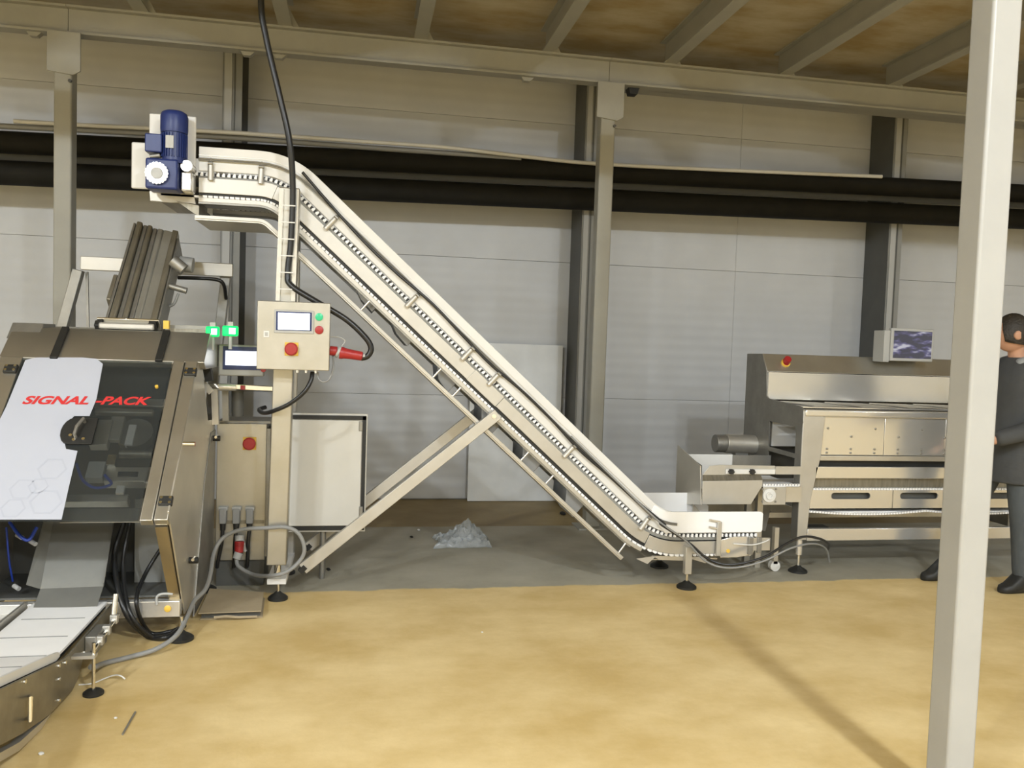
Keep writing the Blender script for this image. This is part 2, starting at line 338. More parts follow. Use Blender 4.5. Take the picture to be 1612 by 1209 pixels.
# pipes along the wall
def pipe(name, pts, r, m, label, group=None):
    o = MB().tube(pts, r, 20).build(name, m, None, smooth=60); tag(o, label, 'pipe', group); return o
def sl(px0, py0, px1, py1, Y):
    a = A(px0, py0, Y); b = A(px1, py1, Y); d = (b-a)/(b.x-a.x); return a+d*(-9-a.x), b+d*(12-b.x)
a, b = sl(10, 224, 1300, 289, 7.14); pipe('insulated_pipe', [a, b], .086, 'pipe_black', 'upper thick black insulated pipe running along the wall', 'black pipes along the wall')
a, b = sl(10, 272, 1300, 331, 7.14); pipe('insulated_pipe', [a, b], .096, 'pipe_black', 'lower thick black insulated pipe running along the wall', 'black pipes along the wall')
a, b = sl(10, 247, 1300, 308, 7.23); t = MB().bar(a, b, .06, .02).build('cable_tray', 'paint_dark'); tag(t, 'grey metal rail between the two black pipes', 'rail')
pts = [A(22, 191, 7.03), A(130, 197, 7.03), A(350, 208, 7.03), A(560, 222, 7.03), A(700, 232, 7.03), A(830, 247, 7.03), A(930, 257, 7.03), A(1100, 266, 7.03), A(1388, 278, 7.03)]
pipe('thin_pipe', spline(pts, 8), .017, 'pipe_white', 'thin pale pipe resting above the upper black pipe')
pts = [A(-30, 197, 7.09), A(130, 205, 7.09), A(350, 216, 7.09), A(560, 231, 7.09), A(700, 241, 7.09), A(820, 250, 7.09)]
pipe('thin_pipe', spline(pts, 8), .022, 'cable_grey', 'thin bluish grey pipe just under the pale pipe')

# leaning sheet at the wall
a = A(741, 540, 7.58); b = A(883, 787, 7.58)
o = MB().pxz([(1.0, .004), (1.865, .004), (1.862, 1.478), (.995, 1.478)], 7.555, 7.575).build('plastic_sheet', 'pale_sheet', bevel=.002)
tag(o, 'pale rigid sheet leaning against the wall under the conveyor', 'sheet')

# high bay lamps hanging in the hall behind the camera; second row added to brighten floor
for i, ((x, y, zl), pw, pr) in enumerate(LAMPS):
    z = zl+.26
    t = thing('high_bay_lamp', (x, y, z), 'high bay lamp hanging in the hall, ' + ['straight behind the foreground post', 'behind the packaging machine side of the camera', 'front row, farthest left', 'far right beyond the person', 'added fill, second row behind the post lamp', 'added fill, second row, left of the camera', 'added fill, second row, farthest left', 'added bounce fill, second row, right of camera'][i], 'lamp', 'high bay lamps in the hall')
    MB().lathe([(.06, .42), (.10, .34), (.14, .26), (.30, .05), (.31, 0.0), (.29, 0.01), (.12, .24)], (x, y, z), (0, 0, 1), 32).build('reflector', 'steel_satin', t)
    MB().cyl((x, y, z+.40), (x, y, 7.0), .012, n=8).build('suspension', 'paint_dark', t)
    MB().cyl((x, y, z+.10), (x, y, z+.22), .10, .06, 20).build('bulb', 'lamp_emit', t)
    ld = bpy.data.lights.new('lamp_light', 'POINT'); ld.energy = pw; ld.shadow_soft_size = .08; ld.color = (.925, 1.0, 1.085)
    lo = bpy.data.objects.new('lamp_light', ld); COL.objects.link(lo); place(lo, (x, y, zl), t)
    ld = bpy.data.lights.new('reflector_light', 'AREA'); ld.shape = 'DISK'; ld.size = .50; ld.energy = pr; ld.color = (.925, 1.0, 1.085)
    lo = bpy.data.objects.new('reflector_light', ld); COL.objects.link(lo); place(lo, (x, y, zl+.02), t)

# ================================================================== INCLINED CONVEYOR
FY, RY = 4.82, 5.26                     # front and rear planes
SL = .8965; CX0, CX1 = -.455, 1.819; ZT, ZB = 2.372, .333
def fillet(p, c, q, r, n=14):
    p, c, q = Vector(p), Vector(c), Vector(q); u = (p-c).normalized(); v = (q-c).normalized(); ang = u.angle(v); t = r/math.tan(ang/2)
    a = c+u*t; b = c+v*t; bis = (u+v).normalized(); o = c+bis*(r/math.sin(ang/2)); out = []
    va = a-o; vb = b-o; tot = va.angle(vb); sgn = 1 if va.x*vb.y-va.y*vb.x > 0 else -1
    for i in range(n+1):
        th = sgn*tot*i/n; out.append(o+Vector((va.x*math.cos(th)-va.y*math.sin(th), va.x*math.sin(th)+va.y*math.cos(th))))
    return out
PATH = [Vector((-1.16, ZT))]+fillet((-1.16, ZT), (CX0, ZT), (CX1, ZB), .34)+fillet((CX0, ZT), (CX1, ZB), (2.52, ZB), .42)+[Vector((2.52, ZB))]
CUM = [0]
for a, b in zip(PATH[:-1], PATH[1:]): CUM.append(CUM[-1]+(b-a).length)
LEN = CUM[-1]
def samp(s):
    s = max(0, min(LEN, s)); i = 0
    while i < len(CUM)-2 and CUM[i+1] < s: i += 1
    t = (s-CUM[i])/(CUM[i+1]-CUM[i]); p = PATH[i].lerp(PATH[i+1], t)
    a, b = samp_dir(s-.01), samp_dir(s+.01); d = (a+b).normalized(); return (p.x, p.y, -d.y, d.x)
def samp_dir(s):
    s = max(0, min(LEN-1e-6, s)); i = 0
    while i < len(CUM)-2 and CUM[i+1] <= s: i += 1
    return (PATH[i+1]-PATH[i]).normalized()
def stations(s0, s1, step=.03):
    n = max(2, int((s1-s0)/step)); return [samp(s0+(s1-s0)*i/n) for i in range(n+1)]
def s_at_x(x): return min((abs(samp(LEN*i/800)[0]-x), LEN*i/800) for i in range(801))[1]
def at_s(s, off, y): x, z, nx, nz_ = samp(s); return Vector((x+nx*off, y, z+nz_*off))

cv = thing('inclined_conveyor', (.5, 5.04, 0), 'long stainless inclined belt conveyor with white side guards and blue gearmotor', 'conveyor')
sA, sB = s_at_x(-.90), s_at_x(2.24)
for y0, y1 in ((FY, FY+.010), (RY, RY+.010)):
    MB().band(stations(sA, s_at_x(-.47)), -.112, -.030, y0, y1).build('side_plate', 'steel_satin', cv, bevel=.002)
    MB().band(stations(s_at_x(-.468), s_at_x(.70)), -.108, -.034, y0, y1).build('side_plate', 'steel_satin', cv, bevel=.002)
    MB().band(stations(s_at_x(.70)-.02, s_at_x(.86)), -.110, -.030, y0-.004, y1).build('joint_plate', 'steel_satin', cv, bevel=.002)
    MB().band(stations(s_at_x(.86)+.002, s_at_x(1.80)), -.106, -.034, y0, y1).build('side_plate', 'steel_satin', cv, bevel=.002)
    MB().band(stations(s_at_x(1.80)+.002, sB), -.125, -.046, y0, y1).build('side_plate', 'steel_satin', cv, bevel=.002)
    MB().band(stations(sA, s_at_x(1.80)), -.162, -.138, y0, y1+.006).build('return_rail', 'steel_satin', cv, bevel=.002)
    MB().band(stations(sA, s_at_x(1.75)), -.172, -.162, y0+.002, y1+.03).build('rail_underside', 'steel_dark', cv)
# guards
def guard(s0, s1, y0, y1, name='side_guard'):
    return MB().band(stations(s0, s1, .02), .006, .137, y0, y1).build(name, 'plastic_white', cv, bevel=.003)
guard(s_at_x(-.90), s_at_x(1.90), FY-.004, FY+.010)
guard(s_at_x(-.90), s_at_x(1.86), RY+.002, RY+.014)
# lower guard plates with rounded right corners
def rounded(x0, x1, z0, z1, r, left_sq=True):
    pts = [(x0, z0)]
    for cx, cz, a0 in ((x1-r, z0+r, -90), (x1-r, z1-r, 0)):
        pts += [(cx+r*math.cos(R(a0+15*k)), cz+r*math.sin(R(a0+15*k))) for k in range(7)]
    return pts+[(x0, z1)]
lg = MB().pxz([(1.88, .343), (2.51, .343)]+[(2.51+.02*math.sin(R(15*k)), .363-.02*math.cos(R(15*k))) for k in range(1, 7)]+[(2.53+.0, .45)]+[(2.51+.022*math.cos(R(15*k)), .452+.022*math.sin(R(15*k))) for k in range(1, 7)]+[(1.89, .476), (1.80, .52), (1.78, .47)], FY-.008, FY+.008).build('side_guard', 'belt_white', cv, bevel=.003)
MB().pxz([(1.86, .345), (2.36, .345), (2.36, .42), (2.26, .512), (1.80, .512)], RY, RY+.012).build('side_guard', 'belt_white', cv, bevel=.003)
MB().pxz([(2.24, .345), (2.33, .345), (2.24, .44)], RY-.02, RY-.004).build('guard_hinge', 'steel', cv)
# belt body (upper and return runs) with toothed edges
MB().band(stations(.02, LEN-.03), -.014, -.002, FY+.03, RY-.02).build('belt', 'belt_white', cv)
MB().band(stations(.06, LEN-.10), -.136, -.124, FY+.03, RY-.02).build('return_belt', 'belt_white', cv)
for yy in (FY+.012, RY-.012):
    m = MB(); pitch = .0285; s = s_at_x(-.92)
    while s < LEN-.02:
        st = [samp(s), samp(s+pitch*.30), samp(s+pitch*.56)]
        m.band(st, [-.019, -.020, -.020], [-.010, .003, -.002], yy-.006, yy+.006); s += pitch
    m.build('belt_teeth', 'belt_white', cv, smooth=20)['kind'] = 'stuff'
    m = MB(); s = s_at_x(-.88)
    while s < LEN-.06:
        st = [samp(s), samp(s+pitch*.5), samp(s+pitch*.8)]; m.band(st, [-.136, -.142, -.138], [-.126, -.126, -.126], yy-.010, yy+.012); s += pitch
    m.build('return_belt_teeth', 'belt_white', cv, smooth=20)['kind'] = 'stuff'
    MB().band(stations(sA, s_at_x(1.85)), -.126, -.108, yy, yy+.012).build('wear_shade_strip', 'black', cv)
    MB().band(stations(s_at_x(-.92), LEN-.03), -.020, -.001, yy+.006, yy+.012).build('wear_shade_strip', 'black', cv)  # black strip put behind the teeth to darken their gaps
    MB().band(stations(sA, sB), -.040, -.020, yy, yy+.012).build('wear_shade_strip', 'paint_midgrey', cv)  # grey strip stands in for the shadow gap under the teeth
# flights of the return run hanging below
for px, py, hgt in ((588, 488, .03), (645, 545, .035), (716, 610, .07), (786, 676, .085), (851, 744, .09), (920, 800, .10)):
    q = A(px, py, FY); s = s_at_x(q.x+.07); st = [samp(s-.075), samp(s-.02), samp(s+.075)]
    MB().band(st, [-.172, -.172-hgt*.72, -.172-hgt], [-.150, -.150, -.150], FY+.05, RY-.05).build('flight', 'cable_grey', cv, bevel=.004)
# flights on the carrying run
for k in range(13):
    x, z, nx, nz_ = samp(.35+k*.29); tx, tz = nz_, -nx
    c = Vector((x+nx*.05, (FY+RY)/2, z+nz_*.05)); MB().obox(c, (tx*.006, 0, tz*.006), (0, .185, 0), (nx*.052, 0, nz_*.052)).build('flight', 'belt_white', cv, bevel=.003)
# guide rods in front of the guard, with posts and clamps
for off in (.058, .066):
    MB().tube([at_s(s, off+.004, FY-.016) for s in [s_at_x(-.90)+(s_at_x(1.95)-s_at_x(-.90))*i/70 for i in range(71)]], .0042, 8).build('guide_rod', 'steel_dark', cv)
MB().band(stations(s_at_x(-.9), s_at_x(1.86), .03), .088, .091, FY-.0075, FY-.003).build('guard_groove', 'steel', cv)
for px, py in ((331, 262), (411, 268), (520, 352), (648, 476), (735, 560), (777, 600), (895, 714), (1016, 818)):
    q = A(px, py, FY-.02); s = min((abs(samp(LEN*i/900)[0]-q.x)+abs(samp(LEN*i/900)[1]-q.z), LEN*i/900) for i in range(901))[1]
    b = MB().cyl(at_s(s, -.045, FY-.014), at_s(s, .036, FY-.014), .0155, n=14).build('guard_bracket', 'steel_satin', cv)
    MB().cyl(at_s(s-.012, .045, FY-.026), at_s(s+.012, .045, FY-.026), .010, n=10).build('clamp', 'steel_dark', b)
    MB().cyl(at_s(s, .034, FY-.014), at_s(s, .075, FY-.014), .005, n=8).build('clamp_rod', 'steel_dark', b)
# drip pan under the return run
sp0, sp1 = s_at_x(-.915), s_at_x(1.68)
PST = stations(sp0, sp1); x_, z_, nx_, nz__ = PST[-1]; PST.append((x_+nz__*.13, z_-nx_*.13, nx_, nz__))
pan = MB().band(PST, -.262, -.254, FY-.005, RY+.02).build('drip_pan', 'steel', cv)
MB().band(PST, -.256, -.236, FY-.012, FY-.002).build('pan_lip', 'steel_satin', pan, bevel=.002)
MB().band(PST, -.256, -.236, RY+.018, RY+.028).build('pan_lip', 'steel_satin', pan)
for px, py in ((571, 478), (684, 592), (715, 622), (822, 724), (861, 756), (973, 852)):
    q = A(px, py, FY); s = s_at_x(q.x+.15)
    MB().cyl(at_s(s, -.168, FY+.004), at_s(s, -.245, FY+.004), .007, n=10).build('standoff', 'steel_gloss', pan)
# discharge head: white cover plates and beige hood
hd = MB().box(-1.155, -.915, FY-.012, FY+.004, 2.255, 2.665).build('head_plate', 'plastic_white', cv, bevel=.006)
lab(hd, 'white plastic plate behind the blue motor')
MB().box(-1.255, -1.156, FY+.03, FY+.046, 2.265, 2.515).build('head_plate', 'plastic_white', cv, bevel=.012)
MB().box(-1.255, -.93, RY, RY+.014, 2.26, 2.53).build('head_plate', 'plastic_white', cv, bevel=.006)
MB().cyl((-1.10, FY+.02, 2.31), (-1.10, RY, 2.31), .055, n=24).build('drive_roller', 'steel_gloss', cv)
MB().pxz([(-1.16, 2.255), (-.93, 2.252), (-.92, 2.20), (-.995, 2.205), (-1.05, 2.20), (-1.155, 2.205)], FY+.03, FY+.045).build('discharge_hood', 'steel_satin', cv)
MB().hexa([(-1.10, FY+.045, 2.20), (-.93, FY+.045, 2.20), (-.93, RY, 2.20), (-1.10, RY, 2.20), (-1.15, FY+.045, 2.25), (-.93, FY+.045, 2.25), (-.93, RY, 2.25), (-1.15, RY, 2.25)]).build('hood_slope', 'steel_brown', cv)
MB().add([(-1.02, FY+.02, 2.21), (-.90, FY+.02, 2.19), (-.90, FY+.02, 2.13), (-1.02, RY, 2.21), (-.90, RY, 2.19), (-.90, RY, 2.13)], [(0, 1, 2), (5, 4, 3), (0, 2, 5, 3), (0, 3, 4, 1), (1, 4, 5, 2)]).build('pan_end', 'steel_brown', cv)
# gearmotor
mc = A(273, 210, 4.70); mx = mc.x
gm = MB().box(-1.137, -.975, 4.655, FY-.014, 2.240, 2.400).build('gear_motor', 'blue_motor', cv, bevel=.012, seg=3); lab(gm, 'deep blue gearbox and motor')
m = MB(); mz0, mz1 = 2.385, 2.55
m.cyl((mx, 4.72, mz0), (mx, 4.72, mz1), .060, n=28)
for k in range(28):
    t = 2*math.pi*k/28; d = Vector((math.cos(t), math.sin(t), 0)); m.obox(Vector((mx, 4.72, (mz0+mz1)/2+.01))+d*.062, d*.006, Vector((-d.y, d.x, 0))*.0022, (0, 0, .062))
m.build('motor_body', 'blue_motor', gm)
MB().lathe([(.068, 0), (.070, .02), (.070, .085), (.064, .105), (.048, .115), (.001, .117)], (mx, 4.72, 2.545), (0, 0, 1), 28).build('fan_cover', 'blue_motor', gm, smooth=50)
MB().box(-1.140, -1.055, 4.655, 4.75, 2.430, 2.525).build('terminal_box', 'blue_motor', gm, bevel=.006)
MB().box(mx-.028, mx+.012, 4.650, 4.657, 2.455, 2.52).build('name_plate', 'grey_plastic', gm)
m = MB()
for k in range(20):
    t = 2*math.pi*k/20; c = Vector((-1.075, 4.648, 2.318))+Vector((math.cos(t), 0, math.sin(t)))*.050; m.cyl(c, c+Vector((0, -.012, 0)), .009, n=8)
m.lathe([(.052, 0), (.052, 1), (.030, 1), (.030, .4), (.001, .4)], (-1.075, 4.652, 2.318), (0, -.012, 0), 28)
m.build('output_ring', 'chrome', gm)
MB().lathe([(.030, 0), (.028, 1), (.012, 1.02)], (-1.075, 4.65, 2.318), (0, -.01, 0), 20).build('shaft_cap', 'steel_dark', gm)
MB().box(-.968, -.912, 4.70, FY-.013, 2.245, 2.345).build('bearing_housing', 'steel_gloss', gm, bevel=.008)
MB().cyl((-.938, 4.69, 2.375), (-.938, FY-.013, 2.375), .030, n=16).build('bearing_boss', 'steel_gloss', gm)
MB().cyl((-1.12, 4.69, 2.41), (-1.07, 4.69, 2.42), .014, n=10).build('cable_gland', 'steel_dark', gm)

# column post, foot, struts
PXC = -.437
LEAN = .034
def lx(z): return PXC-.004+LEAN*(z-.2)/2.1
def leanbox(x0, x1, y0, y1, z0, z1): return MB().hexa([(lx(z0)+x0, y0, z0), (lx(z0)+x1, y0, z0), (lx(z0)+x1, y1, z0), (lx(z0)+x0, y1, z0), (lx(z1)+x0, y0, z1), (lx(z1)+x1, y0, z1), (lx(z1)+x1, y1, z1), (lx(z1)+x0, y1, z1)])
po = leanbox(-.054, .054, FY-.105, FY-.005, .205, 2.30).build('support_post', 'steel_box', cv, bevel=.006)
MB().cyl((PXC, FY-.06, .10), (PXC, FY-.06, .24), .020, n=14).build('foot_socket', 'chrome', cv)
du = leanbox(-.052, -.030, FY-.120, FY-.106, 1.68, 2.29).build('cable_duct', 'steel_gloss', po)
leanbox(.030, .052, FY-.120, FY-.106, 1.68, 2.29).build('cable_duct', 'steel_gloss', po)
for k in range(6): leanbox(-.034, .040, FY-.168, FY-.164, 1.74+k*.09, 1.746+k*.09).build('cable_tie', 'plastic_white', po)
MB().box(PXC-.052, PXC+.052, FY-.11, RY+.05, .098, .130).build('cross_foot', 'plastic_white', cv, bevel=.003)
foot_pad(cv, PXC+.005, FY-.06, .30); foot_pad(cv, PXC+.005, RY+.02, .10)
MB().box(PXC-.05, PXC+.05, RY+.012, RY+.09, .10, 2.2).build('support_post', 'steel_satin', cv, bevel=.006)
for y in (FY-.030, RY+.030):
    MB().bar((-.30, y, .165), (.80, y, 1.072), .066, .036).build('strut', 'steel_satin', cv, bevel=.003)
    MB().cyl((.775, y-.024, 1.058), (.775, y+.024, 1.058), .014, n=12).build('strut_bolt', 'steel_gloss', cv)
    MB().bar((-.315, y, .15), (-.285, y, .18), .03, .05).build('strut_cap', 'black', cv)
MB().bar((.57, FY+.01, .97), (.57, RY, .97), .03, .06).build('cross_member', 'steel_dark', cv)
# lower end: leg with pad, drive plates, tail sprocket
xl = A(1083, 870, FY-.02).x
MB().box(xl-.022, xl+.022, FY-.04, FY, .09, .262).build('tail_leg', 'steel_satin', cv, bevel=.003)
MB().box(xl-.022, xl+.022, RY, RY+.04, .09, .262).build('tail_leg', 'steel_satin', cv, bevel=.003)
foot_pad(cv, xl, FY-.02, .10, .062); foot_pad(cv, xl, RY+.02, .10, .062)
MB().pxz([(2.25, .30), (2.34, .318), (2.44, .318), (2.47, .24), (2.44, .195), (2.36, .185), (2.25, .185)], FY-.012, FY+.002).build('tail_plate', 'steel_gloss', cv, bevel=.003)
MB().pxz([(2.25, .30), (2.34, .318), (2.44, .318), (2.47, .24), (2.44, .195), (2.36, .185), (2.25, .185)], RY, RY+.012).build('tail_plate', 'steel_gloss', cv, bevel=.003)
MB().cyl((2.44, FY+.02, .255), (2.44, RY-.01, .255), .068, n=24).build('tail_roller', 'belt_white', cv)
MB().box(2.43, 2.462, FY-.03, FY-.012, .205, .315).build('tensioner', 'steel_dark', cv, bevel=.003)
MB().box(2.49, 2.52, FY-.03, FY-.012, .215, .315).build('tensioner', 'steel_dark', cv, bevel=.003)
MB().box(2.462, 2.58, FY-.02, FY-.012, .23, .31).build('tensioner_plate', 'steel', cv)
MB().cyl((2.30, FY-.018, .228), (2.30, FY-.010, .228), .012, n=14).build('yellow_cap', 'yellow', cv)
MB().tube(spline([(2.33, FY-.025, .275), (2.45, FY-.035, .27), (2.53, FY-.03, .285), (2.57, FY-.025, .30)]), .004, 6).build('tension_wire', 'plastic_white', cv)
MB().box(2.215, 2.245, FY-.03, FY-.014, .20, .415).build('guard_arm', 'steel_satin', cv, bevel=.003)
for z in (.42, .375): MB().bar((2.235, FY-.022, z-.005), (2.165, FY-.018, z+.008), .010, .014).build('guard_finger', 'steel', cv)
MB().pxz([(1.70, .185), (1.83, .20), (1.775, .15)], FY-.004, FY).build('end_wedge', 'steel_satin', cv)
MB().pxz([(2.03, .185), (2.17, .19), (2.165, .145)], FY+.01, FY+.014).build('end_wedge', 'steel_satin', cv)
MB().box(1.80, 2.25, FY+.03, RY-.03, .165, .172).build('tail_pan', 'steel', cv)
MB().pxz([(1.80, .20), (1.86, .172), (2.03, .165), (2.06, .19)], FY+.004, FY+.012).build('tail_pan_edge', 'steel', cv)

# ------------------------------------------------------------------ cables around the conveyor
o = cable('power_cable', [(A(411, 0, 4.62).x+.02, 4.62, 3.955), (A(411, 0, 4.62).x+.005, 4.62, 3.70), A(411, 0, 4.62), A(419, 60, 4.62), A(440, 150, 4.62), A(456, 225, 4.63), A(461, 300, 4.665), A(458, 380, 4.678), A(453, 430, 4.678), A(459, 450, 4.665),
    A(500, 476, 4.63), A(545, 503, 4.63), A(575, 531, 4.63), A(584, 548, 4.63), A(579, 560, 4.63), A(568, 564, 4.63)], .0165, 'black_gloss', n=12, sides=10)
tag(o, 'thick black power cable hanging from the ceiling down to the red plug', 'cable')
o = cable('power_cable', [at_s(s_at_x(-.40), .10, FY-.03)]+[at_s(s_at_x(-.40)+(s_at_x(1.85)-s_at_x(-.40))*i/12, .060+.010*math.sin(i*1.9), FY-.026) for i in range(1, 13)]+[A(1040, 825, 4.78), A(1085, 855, 4.76), A(1115, 880, 4.74), A(1150, 889, 4.70), A(1200, 878, 4.68), A(1240, 855, 4.72), A(1265, 845, 4.76), A(1290, 848, 4.84), A(1304, 856, 4.95), A(1304, 864, 5.10)], .0082, 'black_gloss')
tag(o, 'black cable running down the conveyor guard and over to the sorting table leg', 'cable', 'cables on the conveyor')
o = cable('power_cable', [at_s(s_at_x(1.2), .073, FY-.03), at_s(s_at_x(1.5), .070, FY-.03), A(1034, 818, 4.78), A(1078, 850, 4.75), A(1112, 884, 4.73), A(1150, 894, 4.69), A(1200, 884, 4.67), A(1245, 863, 4.70), A(1280, 856, 4.82), A(1300, 864, 5.0), A(1306, 885, 5.1)], .0062, 'cable_grey')
tag(o, 'grey cable looping beside the black one at the conveyor tail', 'cable', 'cables on the conveyor')

# ================================================================== CONTROL BOX ON THE POST
BY0, BY1 = 4.56, 4.70
tl = A(407, 474, BY0); tr = A(520, 480, BY0); bl = A(404, 580, BY0); x0, x1, z0, z1 = (tl.x+bl.x)/2, A(518, 530, BY0).x, bl.z, tl.z
cb = thing('control_box', ((x0+x1)/2, BY1, z0), 'small stainless control box with lit touch screen and red stop button on the conveyor post', 'control box')
MB().box(x0, x1, BY0+.014, BY1+.012, z0, z1).build('housing', 'steel_box', cb, bevel=.004)
dr = MB().box(x0-.004, x1+.004, BY0, BY0+.013, z0-.004, z1+.004).build('door', 'steel_box', cb, bevel=.004)
def PB(px, py): return A(px, py, BY0)
a, b = PB(432, 487), PB(494, 526)
bz = MB().box(a.x, b.x, BY0-.006, BY0, b.z, a.z).build('screen_bezel', 'grey_plastic', cb, bevel=.003)
a, b = PB(435, 490), PB(490.5, 521.5); MB().box(a.x, b.x, BY0-.0075, BY0-.006, b.z, a.z).build('screen_border', 'navy', bz)
a, b = PB(438, 492), PB(487.5, 520); MB().box(a.x, b.x, BY0-.009, BY0-.0075, b.z, a.z).build('screen', 'screen', bz)
def button(px, py, r, m, parent, Y, ring='chrome', h=.014, name='push_button'):
    c = A(px, py, Y); o = MB().lathe([(r*1.15, 0), (r*1.15, .3), (r, .35), (r, .9), (r*.8, 1)], c, (0, -h, 0), 20).build(name, m, parent, smooth=40); return o
button(502.5, 499, .018, 'green_button', cb, BY0); button(502.5, 519.5, .020, 'red', cb, BY0)
def estop(px, py, r, parent, Y):
    c = A(px, py, Y); e = MB().lathe([(r*.55, 0), (r*.55, .45), (r, .5), (r*.98, .85), (r*.8, 1), (r*.01, 1.02)], c, (0, -.034, 0), 28).build('emergency_stop', 'red', parent, smooth=35)
    MB().box(c.x-r*1.02, c.x+r*1.02, c.y-.003, c.y, c.z-r*1.02, c.z+r*1.02).build('yellow_plate', 'yellow', e, bevel=.004); return e
estop(459, 549.5, .035, cb, BY0)
c = PB(419.5, 526); lk = MB().box(c.x-.015, c.x+.015, BY0-.004, BY0, c.z-.018, c.z+.018).build('door_lock', 'plastic_white', cb, bevel=.003)
MB().box(c.x-.008, c.x+.008, BY0-.005, BY0-.004, c.z-.010, c.z+.010).build('key_slot', 'grey_plastic', lk)
for px in (468, 482, 497): c = A(px, 583, 4.63); MB().cyl((c.x, 4.63, z0-.02), (c.x, 4.63, z0), .010, n=12).build('cable_gland', 'chrome', cb)
# red plug in a grey socket on the right side
pg = thing('red_plug', tuple(A(545, 556, 4.63)), 'red industrial plug in a socket on the side of the control box', 'plug')
p0, p1, p2, p3 = A(519, 552, 4.63), A(531, 553, 4.63), A(535, 555, 4.63), A(571, 561, 4.63)
MB().cyl(p0, p1, .026, n=20).build('socket', 'red', pg, bevel=.003)
MB().cyl(p1, p2, .034, n=20).build('collar', 'grey_plastic', pg, bevel=.002)
d = (p3-p2); MB().lathe([(.034, 0), (.034, .12), (.030, .2), (.027, .5), (.025, .96), (.018, 1)], p2, d, 20).build('plug_body', 'red', pg, smooth=40)
MB().cyl(p3, p3+d.normalized()*.012, .016, n=14).build('cable_nut', 'grey_plastic', pg)
MB().tube(spline([A(520, 530, 4.64), A(535, 531, 4.64), A(543, 537, 4.64), A(538, 545, 4.64)]), .004, 6).build('lid_wire', 'grey_plastic', pg)
o = cable('black_cable', [A(492, 586, 4.63), A(489, 600, 4.61), A(478, 618, 4.60), A(455, 636, 4.62), A(430, 647, 4.66), A(415, 650, 4.74), A(408, 645, 4.84), A(418, 641, 4.88)], .012, 'black_gloss'); tag(o, 'short black cable leaving the bottom of the control box toward the left', 'cable')
o = cable('grey_lead', [A(500, 586, 4.63), A(502, 597, 4.62), A(511, 601, 4.61), A(520, 594, 4.61), A(525, 575, 4.62), A(524, 560, 4.64)], .0055, 'cable_grey'); tag(o, 'thin grey lead looping from the control box to the red plug', 'cable')

# ================================================================== PACKAGING MACHINE (left)
PX0, PX1 = -1.76, -.835
DT = Vector((0, 4.50, 1.335)); DB = Vector((0, 3.86, .645)); ds = (DB-DT); DL = ds.length; ds = ds.normalized(); dn = Vector((0, ds.z, -ds.y)); dn = dn if dn.z > 0 else -dn
EX = Vector((1, 0, 0))
def D(px, py, off=0.0): return AP(px, py, DT+dn*off, dn)
def dpt(x, s, off=0.0): return Vector((x, 0, 0))+DT+ds*s+dn*off
def dbox(m, x0, x1, s0, s1, o0, o1): return m.obox(dpt((x0+x1)/2, (s0+s1)/2, (o0+o1)/2), EX*((x1-x0)/2), ds*((s1-s0)/2), dn*((o1-o0)/2))
def duv(px, py, off=0.0): p = D(px, py, off); return p.x, (p-DT-dn*off).dot(ds)
pm = thing('packaging_machine', (-1.3, 4.5, 0), 'inclined stainless packaging machine with SIGNAL-PACK guard door at left', 'machine')
# hood above the door
ht, hb = Vector((0, 4.66, 1.488)), Vector((0, 4.49, 1.338))
MB().pyz([(4.49, 1.338), (4.66, 1.488), (5.0, 1.50), (5.0, 1.30), (4.55, 1.30)], PX0-.01, PX1+.035).build('hood', 'steel_mirror', pm, bevel=.004)
MB().pyz([(4.60, 1.43), (4.68, 1.512), (4.85, 1.512), (4.85, 1.43)], PX0-.02, PX0+.13).build('hood_corner', 'steel_dark', pm, bevel=.004)
for px in (92, 256):
    c = AP(px, 543, hb, dn); hn = Vector((0, -(ht-hb).z, (ht-hb).y)).normalized()
    MB().obox(Vector((c.x, 4.575, 1.413))+hn*.006, EX*.018, (ht-hb)*.52, hn*.008).build('strap_hinge', 'black', pm, bevel=.003)
# guard door: rails, clear panel, white film, lettering
gd = MB()
rx0 = duv(285, 690)[0]; xr0, xr1 = PX1-.115, PX1+.005; xl0, xl1 = PX0, PX0+.10
rail_r = dbox(MB(), xr0, xr0+.055, 0, DL, -.03, .012).build('door_rail', 'steel_mirror', pm, bevel=.004)
rail_r2 = dbox(MB(), xr0+.060, xr1, 0, DL, -.03, .016).build('door_rail', 'steel_mirror', pm, bevel=.004)
dbox(MB(), xl0, xl1, 0, DL, -.03, .012).build('door_rail', 'steel_mirror', pm, bevel=.004)
dbox(MB(), xl1, xr0, -.01, .012, -.03, .0).build('door_rail', 'steel', pm)
dr = dbox(MB(), xl1-.01, xr0-.006, .008, DL-.004, .004, .010).build('door_panel', 'clear', pm); lab(dr, 'smoky clear polycarbonate guard')
# white film polygon with the handle cut-out (pixels on the door plane -> door coordinates)
fo = .0135
film = [(40, 567), (58, 563), (130, 563), (152, 565), (162, 573), (152, 628), (141, 655), (117, 655), (104, 668), (100, 690), (104, 707), (122, 710), (110, 760), (97, 818), (-60, 818), (-30, 720), (10, 640)]
m = MB(); m.prism([D(a, b, .0105) for a, b in film], dn*.0012); fl = m.build('white_film', 'white_film', pm)
for cx, cy, r in ((82, 738, 22), (112-40, 790, 24), (36, 770, 20), (60, 765, 15), (20, 800, 18)):
    m = MB(); c = D(cx, cy, .0120); u = EX; v = ds
    for k in range(6):
        t0, t1 = R(60*k), R(60*k+60); ra, rb = r/345, r/345*.86
        q = [c+u*(math.cos(t)*rr)+v*(math.sin(t)*rr) for t, rr in ((t0, ra), (t1, ra), (t1, rb), (t0, rb))]
        m.prism(q, dn*.0006)
    m.build('hexagon_print', 'film_print', fl)
